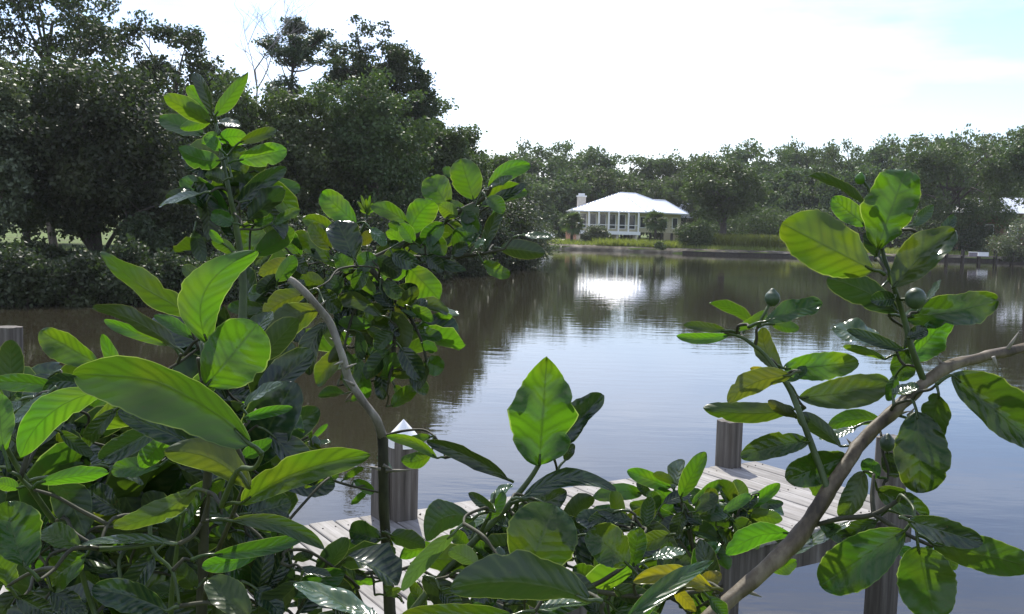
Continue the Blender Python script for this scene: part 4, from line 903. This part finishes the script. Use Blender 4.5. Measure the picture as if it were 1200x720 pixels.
lo.leaves([
 (226,370,117,296,34,'g',dict(sh='p',r=36,d=.74,dd=.02,cup=.15)), (244,404,262,288,54,'b',dict(b=18,hook=-36,sh='o',r=0,d=.72,dd=-.01,cup=.15,arch=.0)), (242,452,302,380,76,'b',dict(sh='o',r=0,d=.70,dd=.01,cup=.12)),
 (206,407,109,360,22,'d',dict(d=.86,r=35,b=-4)), (200,404,122,376,15,'b',dict(d=.88)), (150,470,120,392,18,'b',dict(d=.9)), (226,396,181,370,16,'b',dict(d=.9)), (226,378,190,356,14,'b',dict(d=.84,r=40)), (205,366,190,357,10,'p',dict(r=60,d=.84)),
 (236,330,214,312,16,'g',dict(d=.9)), (226,347,238,316,14,'p',dict(d=.9,r=50)), (275,296,248,282,16,'g',dict(d=.95)), (262,286,246,270,10,'b',dict(d=.95)),
 (114,426,47,388,35,'b',dict(sh='o',r=10,d=.78)), (292,520,88,440,72,'g',dict(sh='e',r=26,b=-24,d=.56,dd=.03,cup=-.55,arch=.05,wave=.12)), (70,456,-12,450,22,'g',dict(d=.8,b=-5)), (104,458,50,458,22,'d',dict(b=-12,d=.76)),
 (119,458,24,536,40,'b',dict(b=-18,sh='e',r=12,d=.64,cup=.25)), (56,462,13,494,13,'p',dict(r=55,d=.68)), (26,468,2,486,12,'p',dict(r=55,d=.7)), (4,528,-2,462,32,'b',dict(d=.66)),
 (238,526,138,482,30,'d',dict(d=.66)), (188,500,117,539,30,'d',dict(d=.72)), (197,508,165,548,30,'b',dict(d=.76)), (70,506,108,535,16,'g',dict(d=.8)), (136,480,98,522,20,'g',dict(d=.82)),
 (283,478,331,449,11,'p',dict(r=60,d=.84)), (292,572,193,528,42,'o',dict(b=-10,sh='e',d=.60,r=24)), (286,490,343,478,14,'b',dict(d=.84,r=20)), (283,590,434,533,38,'b',dict(b=9,sh='e',d=.62,r=6,dd=-.02)),
 (284,536,318,515,18,'g',dict(d=.8)), (250,520,236,506,12,'b',dict(d=.8)), (298,545,346,448,62,'d',dict(sh='o',d=.98)), (300,470,338,398,52,'d',dict(sh='o',d=1.0)), (262,560,245,580,16,'b',dict(d=.84)),
 (45,566,126,554,22,'b',dict(sh='o',d=.68)), (64,560,100,628,44,'d',dict(sh='e',d=.76,r=-16)), (30,665,8,588,56,'g',dict(sh='o',d=.62)), (93,641,47,624,28,'b',dict(d=.66)), (102,650,58,686,38,'b',dict(sh='o',d=.74)),
 (202,638,90,642,11,'p',dict(r=55,d=.64,b=-3)), (228,574,133,618,30,'o',dict(d=.64,b=6)), (196,716,108,690,38,'d',dict(sh='o',d=.7,b=-4)), (213,602,180,612,8,'p',dict(r=62,d=.7)), (22,572,-6,566,16,'b',dict(d=.76)),
 (125,547,168,568,10,'p',dict(r=58,d=.8)), (188,546,130,552,24,'b',dict(d=.78)), (272,611,380,643,21,'g',dict(b=12,d=.66,r=22)), (250,650,356,631,20,'g',dict(d=.72,b=-2)), (302,650,237,664,21,'b',dict(d=.74,r=10)),
 (290,602,341,588,34,'d',dict(sh='o',d=.86)), (292,725,243,680,40,'o',dict(sh='o',d=.70)), (312,652,336,692,34,'d',dict(d=.9)), (341,660,331,720,20,'d',dict(d=.88)), (345,668,389,676,12,'d',dict(d=.86,r=40)),
 (442,726,345,684,26,'p',dict(b=-10,d=.58,r=48,cup=.5)), (343,655,367,650,12,'d',dict(d=.9)), (300,690,330,722,26,'d',dict(d=.86)), (20,700,60,722,26,'d',dict(d=.66)), (12,690,-8,650,26,'g',dict(d=.7)), (140,600,100,575,34,'d',dict(d=.84)),
 (180,650,150,700,30,'d',dict(d=.82)), (60,690,100,725,28,'d',dict(d=.74)), (230,690,205,660,24,'g',dict(d=.8)), (160,700,185,725,20,'b',dict(d=.86)), (380,560,357,572,9,'b',dict(d=.95)),
 (290,620,320,655,26,'d',dict(d=.9)), (262,680,300,664,24,'d',dict(d=.9))])
lo.fill(175, (-10, 480, 270, 725), (.84, 1.25), (26, 50), 'dddggb'); lo.fill(30, (-10, 440, 90, 560), (.84, 1.0), (22, 36), 'ddg'); lo.fill(36, (225, 390, 325, 600), (.9, 1.12), (22, 40), 'ddg'); lo.fill(16, (290, 655, 430, 725), (.84, .98), (22, 34), 'ddgd'); lo.fill(18, (255, 600, 350, 720), (.86, 1.05), (18, 30), 'ddg')

# ---- small sprout seen between the big shrub and the cut stem
sp_ = Shrub('young citrus sprout with a little dark fruit behind the long pointed leaf', (-.33, 1.5, .98), 1.4, 15)
sp_.stem([(362, 512, 3, 1.40), (345, 522, 4, 1.40), (325, 545, 5, 1.41), (310, 600, 6, 1.42), (305, 725, 8, 1.44)], STEM_DARK, ground=True); sp_.stem([(325, 545, 4, 1.41), (370, 556, 3, 1.40), (405, 568, 3, 1.40), (448, 578, 2, 1.39)], STEM_DARK, 'twig')
sp_.leaves([(364,515,359,492,7,'b'), (366,514,384,497,7,'b'), (370,519,388,518,6,'p',dict(r=40)), (358,512,352,498,6,'b'), (350,515,338,502,8,'g'), (362,518,348,528,8,'b'), (402,563,426,548,9,'b'), (415,563,438,578,14,'b'), (430,575,412,592,8,'g'),
 (372,560,356,574,9,'g'), (376,560,372,580,9,'b'), (364,520,378,530,8,'g'), (390,564,398,550,8,'b'), (340,530,326,516,9,'g')])
sp_.fruit(369, 520, 7, 1.40)

# ---- centre plant with the big upright leaf
ce = Shrub('citrus shoot at bottom centre topped by a crinkled bright upright leaf', (-.12, .98, .98), .90, 16)
ce.stem([(634, 540, 6, .88), (622, 560, 6, .88), (598, 590, 7, .88), (560, 630, 8, .88), (520, 672, 9, .88), (480, 722, 10, .88)], STEM_GREEN, ground=True)
ce.stem([(560, 630, 5, .88), (575, 600, 4, .86), (580, 578, 3, .86)], STEM_GREEN, 'twig'); ce.stem([(598, 590, 5, .88), (625, 585, 4, .86), (650, 600, 4, .86)], STEM_GREEN, 'twig')
ce.stem([(520, 672, 7, .88), (600, 690, 7, .86), (680, 690, 6, .86), (720, 672, 5, .86), (740, 655, 4, .87)], STEM_DARK, 'twig'); ce.stem([(680, 690, 6, .86), (760, 700, 6, .84), (835, 690, 5, .84)], STEM_DARK, 'twig')
ce.leaves([
 (632,545,641,418,86,'b',dict(sh='p',r=0,d=.86,dd=0,cup=.12,wave=.34,arch=0)), (640,536,706,462,32,'d',dict(d=.90,r=30,cup=.4,wave=.3)), (612,584,722,574,24,'d',dict(b=20,d=.82,r=20,wave=.22)),
 (553,608,499,633,38,'d',dict(b=-16,sh='e',d=.84)), (530,627,471,692,21,'p',dict(d=.80,r=24)), (580,600,549,578,14,'d',dict(d=.84)), (616,674,650,592,84,'g',dict(sh='o',r=0,d=.74,dd=.01,cup=.1)), (736,662,690,622,48,'g',dict(sh='o',d=.82)),
 (742,664,750,618,26,'g',dict(d=.84)), (690,704,528,690,58,'d',dict(sh='e',d=.58,r=30,b=-8)), (600,722,470,722,32,'g',dict(d=.64)), (560,662,526,646,22,'p',dict(d=.86)), (556,622,540,608,14,'b',dict(d=.9)),
 (578,650,552,640,18,'b',dict(d=.92)), (600,604,664,576,30,'d',dict(d=.94)), (606,596,590,640,24,'d',dict(d=.94)), (706,692,672,664,30,'g',dict(d=.9)), (786,627,749,640,22,'b',dict(d=.86)),
 (834,690,742,682,26,'y',dict(b=-10,sh='e',d=.72)), (812,690,845,672,20,'y',dict(d=.78)), (733,728,836,658,26,'g',dict(sh='p',d=.60,dd=.06,r=20)), (764,655,803,646,13,'p',dict(r=52,d=.84,cup=.5)), (790,688,816,716,16,'y',dict(d=.8)),
 (590,602,575,622,16,'d',dict(d=.92)), (570,610,590,576,14,'g',dict(d=.86)), (548,640,528,622,18,'b',dict(d=.92)), (640,672,700,700,30,'d',dict(d=.8)), (600,640,580,668,24,'g',dict(d=.9)), (575,588,600,568,12,'p',dict(r=60,d=.9)),
 (662,540,672,520,12,'d',dict(d=.92)), (720,690,770,712,24,'d',dict(d=.84)), (700,650,720,690,26,'g',dict(d=.9)), (760,668,720,712,22,'d',dict(d=.86)), (770,700,740,725,20,'g',dict(d=.82)),
 (640,610,690,625,24,'d',dict(d=.95)), (720,600,690,612,14,'d',dict(d=.95)), (740,612,700,600,14,'d',dict(d=.95)), (830,700,850,725,18,'g',dict(d=.8)), (600,620,560,598,14,'p',dict(d=.92,r=50)), (515,690,540,715,22,'d',dict(d=.84)), (500,712,480,680,14,'g',dict(d=.9))])
ce.fruit(585, 651, 8, .87); ce.fill(30, (470, 650, 760, 722), (.84, 1.0), (24, 38), 'dggb'); ce.fill(12, (640, 610, 760, 660), (.92, 1.02), (18, 28), 'dgg'); ce.fill(28, (560, 590, 740, 725), (.9, 1.05), (16, 30), 'ddg', test=lambda x, y: y > 600 + abs(x - 640) * .3 or x < 620); ce.fill(20, (690, 655, 850, 722), (.88, 1.0), (16, 28), 'dgg')

# ---- low bushy plant in front of the dock
bu = Shrub('small bushy citrus plant in front of the dock, below the far corner post', (.37, 1.72, .98), 1.7, 17)
bu.stem([(806, 598, 3, 1.7), (812, 640, 4, 1.7), (822, 700, 6, 1.72), (825, 760, 8, 1.74)], STEM_DARK, ground=True); bu.stem([(798, 590, 3, 1.68), (806, 620, 4, 1.7), (818, 670, 5, 1.71)], STEM_DARK, 'twig'); bu.stem([(868, 592, 3, 1.7), (858, 620, 3, 1.7), (835, 655, 4, 1.7), (822, 700, 5, 1.72)], STEM_DARK, 'twig')
bu.stem([(770, 600, 3, 1.68), (790, 625, 3, 1.7), (815, 660, 4, 1.7)], STEM_DARK, 'twig')
bu.leaves([
 (786,571,735,552,20,'b',dict(r=5)), (789,574,801,539,20,'p',dict(r=44,sh='o')), (798,582,827,530,22,'b',dict(r=5)), (800,598,767,573,24,'b',dict(r=10)), (790,604,738,591,20,'g',dict(sh='o')), (762,582,746,566,12,'d'),
 (752,578,695,583,21,'g',dict(b=-3)), (812,592,847,563,18,'b'), (856,592,846,567,14,'g'), (869,596,862,562,20,'b'), (876,596,914,567,16,'b'), (885,592,918,590,12,'d'), (876,600,917,609,17,'b'),
 (820,606,852,600,22,'g'), (860,610,886,636,26,'g'), (815,600,840,580,20,'g'), (806,610,770,618,18,'d'), (812,618,840,630,22,'g'), (830,625,855,612,20,'g'), (868,600,842,588,18,'g'), (850,612,820,598,20,'d'),
 (800,600,792,632,18,'d'), (872,604,900,592,16,'d'), (868,612,902,622,18,'g'), (856,620,838,644,20,'d'), (826,598,812,572,18,'b'), (838,604,832,572,18,'g'), (848,600,880,580,14,'b'), (770,602,744,610,16,'d'), (772,598,760,576,16,'g'),
 (866,618,890,604,16,'g'), (842,620,868,640,18,'g'), (884,606,908,598,10,'p',dict(r=50)), (780,612,748,604,12,'p',dict(r=58)), (800,576,812,556,12,'g'), (820,640,850,650,18,'d'), (800,630,770,640,16,'p',dict(r=50)), (790,566,765,556,12,'g')])
bu.fill(44, (765, 580, 895, 650), (1.68, 1.85), (13, 22), 'dgdgg')

# ---- fruiting branch at the right
fb = Shrub('thick diagonal citrus branch bearing small green fruits at the right', (.10, .80, .98), .90, 18)
fb.stem([(1420, 352, 3, 1.08), (1330, 382, 8, 1.03), (1230, 402, 11.4, .98), (1195, 409, 11.4, .97), (1150, 419, 12.3, .95), (1112, 430, 12.3, .93), (1086, 447, 15.0, .92), (1056, 474, 15.8, .91), (1015, 512, 15.8, .90), (986, 553, 16.7, .88), (962, 588, 18.5, .87), (935, 630, 19.4, .86), (882, 681, 18.5, .85), (828, 726, 19.4, .84)], BRANCH_BARK, ground=True, k=16, wob=.34)
fb.stem([(1033, 283, 4, .90), (1036, 302, 5, .90), (1046, 332, 6, .90), (1059, 372, 7, .91), (1069, 410, 8, .91), (1084, 450, 9, .92)], STEM_GREEN, 'twig')
fb.stem([(850, 390, 4, .90), (868, 395, 4, .90), (882, 404, 5, .90), (898, 418, 5, .90), (916, 442, 6, .89), (928, 462, 7, .89), (941, 495, 7, .88), (955, 532, 8, .88), (972, 578, 9, .87)], STEM_GREEN, 'twig')
fb.stem([(950, 617, 5, .87), (985, 608, 6, .86), (1024, 603, 6, .85), (1062, 580, 4, .84)], STEM_DARK, 'twig'); fb.stem([(1024, 603, 6, .85), (1064, 627, 5, .84), (1094, 641, 4, .83)], STEM_DARK, 'twig'); fb.stem([(1024, 556, 4, .87), (1022, 580, 5, .86), (1024, 604, 6, .85)], STEM_DARK, 'twig')
fb.stem([(1010, 210, 3, .9), (1020, 225, 3, .9), (1026, 250, 4, .9), (1034, 292, 4, .9)], STEM_GREEN, 'twig')
for q in ((1181, 409, 1194, 389), (1064, 488, 1072, 478), (1103, 428, 1098, 418), (1164, 418, 1170, 434), (878, 694, 893, 700), (1050, 486, 1066, 482), (1000, 524, 992, 514)): fb.thorn(*q, .93, 5)
fb.leaves([
 (882,378,831,355,15,'g',dict(b=-4,r=30)), (850,388,801,381,12,'g'), (854,393,793,394,14,'b',dict(b=3)), (862,387,899,365,13,'b'), (897,377,964,356,25,'g',dict(sh='o',r=30,b=-3)), (905,380,936,386,16,'g'), (916,434,894,384,25,'o',dict(b=6)),
 (919,432,1006,424,35,'b',dict(sh='e',r=6)), (904,438,879,432,10,'y'), (926,440,852,470,28,'o',dict(b=-5)), (930,480,824,478,27,'g',dict(b=6)), (936,466,1042,448,40,'o',dict(sh='o',b=-4)), (1033,493,970,500,21,'g',dict(b=-4)), (985,523,936,486,23,'d',dict(sh='o')),
 (948,518,868,536,30,'g',dict(sh='o',b=-3)), (992,534,921,562,38,'g',dict(sh='o')), (952,556,962,583,16,'b'), (1012,553,984,606,28,'o',dict(b=5)), (1074,482,1078,578,62,'g',dict(sh='o',d=.86,r=10)), (1100,462,1084,522,36,'g',dict(d=.84)),
 (1116,440,1218,522,58,'g',dict(sh='e',d=.84,r=24)), (1060,622,961,686,60,'g',dict(sh='o',d=.78,r=0)), (1076,642,1096,728,70,'g',dict(sh='o',d=.78,r=0)), (1065,610,1152,636,32,'d',dict(d=.76)), (1094,638,1218,668,42,'g',dict(sh='e',d=.80)),
 (1028,574,1087,606,30,'g',dict(d=.88)), (1027,611,980,636,22,'g'), (1050,642,1082,662,18,'b',dict(d=.86)), (1024,317,916,262,70,'b',dict(sh='o',r=0,d=.84,dd=.01,wave=.26)), (1029,292,1062,199,62,'b',dict(sh='o',r=6,d=.88,dd=.0,wave=.28)), (1046,338,1119,270,46,'g',dict(sh='e',r=14,d=.88,b=4)),
 (1014,264,975,232,26,'b',dict(d=.94)), (1016,242,946,206,12,'d',dict(r=40,cup=.6)), (1070,264,1094,242,15,'d'), (1100,280,1118,252,14,'d'), (1052,366,970,326,36,'d',dict(b=-5,sh='o')), (1050,362,1000,330,14,'b',dict(d=.93)), (1032,402,975,386,26,'p',dict(r=40)),
 (1059,411,992,387,15,'d'), (1063,406,1054,447,30,'g',dict(sh='o')), (1058,372,1168,352,40,'g',dict(sh='e',b=-8,r=18,wave=.28)), (1070,422,1112,374,34,'b',dict(d=.93)), (1037,421,988,406,10,'b'), (1087,352,1102,328,8,'p',dict(r=48)), (1046,462,1076,452,14,'p',dict(r=40)),
 (926,625,851,650,26,'b',dict(b=-5,r=28,d=.92)), (904,668,933,658,16,'b',dict(d=.94)), (925,650,996,612,14,'p',dict(r=40,d=.92)), (1030,300,1018,270,20,'d',dict(d=.93)), (1040,330,1070,310,20,'g',dict(d=.94)), (1064,396,1086,386,18,'d'), (1048,350,1020,352,20,'d'),
 (1050,440,1040,470,16,'g',dict(d=.94)), (1004,500,960,515,10,'p',dict(r=55,d=.95)), (1030,560,1010,540,20,'g',dict(d=.92)), (940,640,905,650,16,'d',dict(d=.94)), (960,612,1000,640,20,'d',dict(d=.92)), (1090,640,1080,668,14,'g',dict(d=.88)), (1040,530,1050,560,24,'d',dict(d=.93)), (1062,560,1098,540,24,'d',dict(d=.92)),
 (1078,500,1050,530,26,'g',dict(d=.94)), (1098,642,1120,668,18,'g',dict(d=.9)), (1060,410,1092,420,18,'g',dict(d=.96)), (920,448,945,430,14,'g',dict(d=.92)), (934,490,900,470,14,'o',dict(d=.92))])
fb.leaves([(1420,352,1500,330,40,'b'), (1400,360,1440,430,38,'g'), (1380,368,1360,300,36,'b'), (1330,382,1370,450,40,'g'), (1300,388,1270,330,30,'g')])
fb.fruit(905, 350, 9, .90); fb.fruit(1073, 350, 12, .89, nub=False); fb.fruit(1040, 520, 9, .92); fb.fruit(1008, 210, 6, .90, 'flower_bud', m_=LEAF['b'])

# ------------------------------------------------------------------ haze over the water
hm, nt = mat('haze'); pv = N(nt, 'ShaderNodeVolumePrincipled'); pv.inputs['Color'].default_value = (.92, .95, 1, 1); pv.inputs['Density'].default_value = HAZE; pv.inputs['Anisotropy'].default_value = .2
o_ = N(nt, 'ShaderNodeOutputMaterial'); nt.links.new(pv.outputs[0], o_.inputs['Volume'])
obj('haze', MB().box((0, 130, 14), (1000, 900, 32)).mesh('haze'), hm, kind='stuff')


# repeats of one kind share a group phrase
GR = {'waterside_shrub': 'shrubs along the left bank waterline', 'undergrowth_shrub': 'undergrowth behind the left bank shrubs', 'understorey_shrub': 'shrubs under the far trees', 'palm_tree': 'palms in front of the cream house',
      'cooler_box': 'boxes on the far jetty', 'citrus_shrub': 'citrus shrubs in the foreground', 'house': 'houses around the water', 'shrub': 'shrubs on the far bank'}
for o in S.objects:
    if o.parent is None and o.get('category'):
        nm = o.name.split('.')[0]
        if nm == 'oak_tree': o['group'] = 'oaks of the left bank' if o.location.y < 95 else 'oaks along the far shore'
        elif nm in GR: o['group'] = GR[nm]
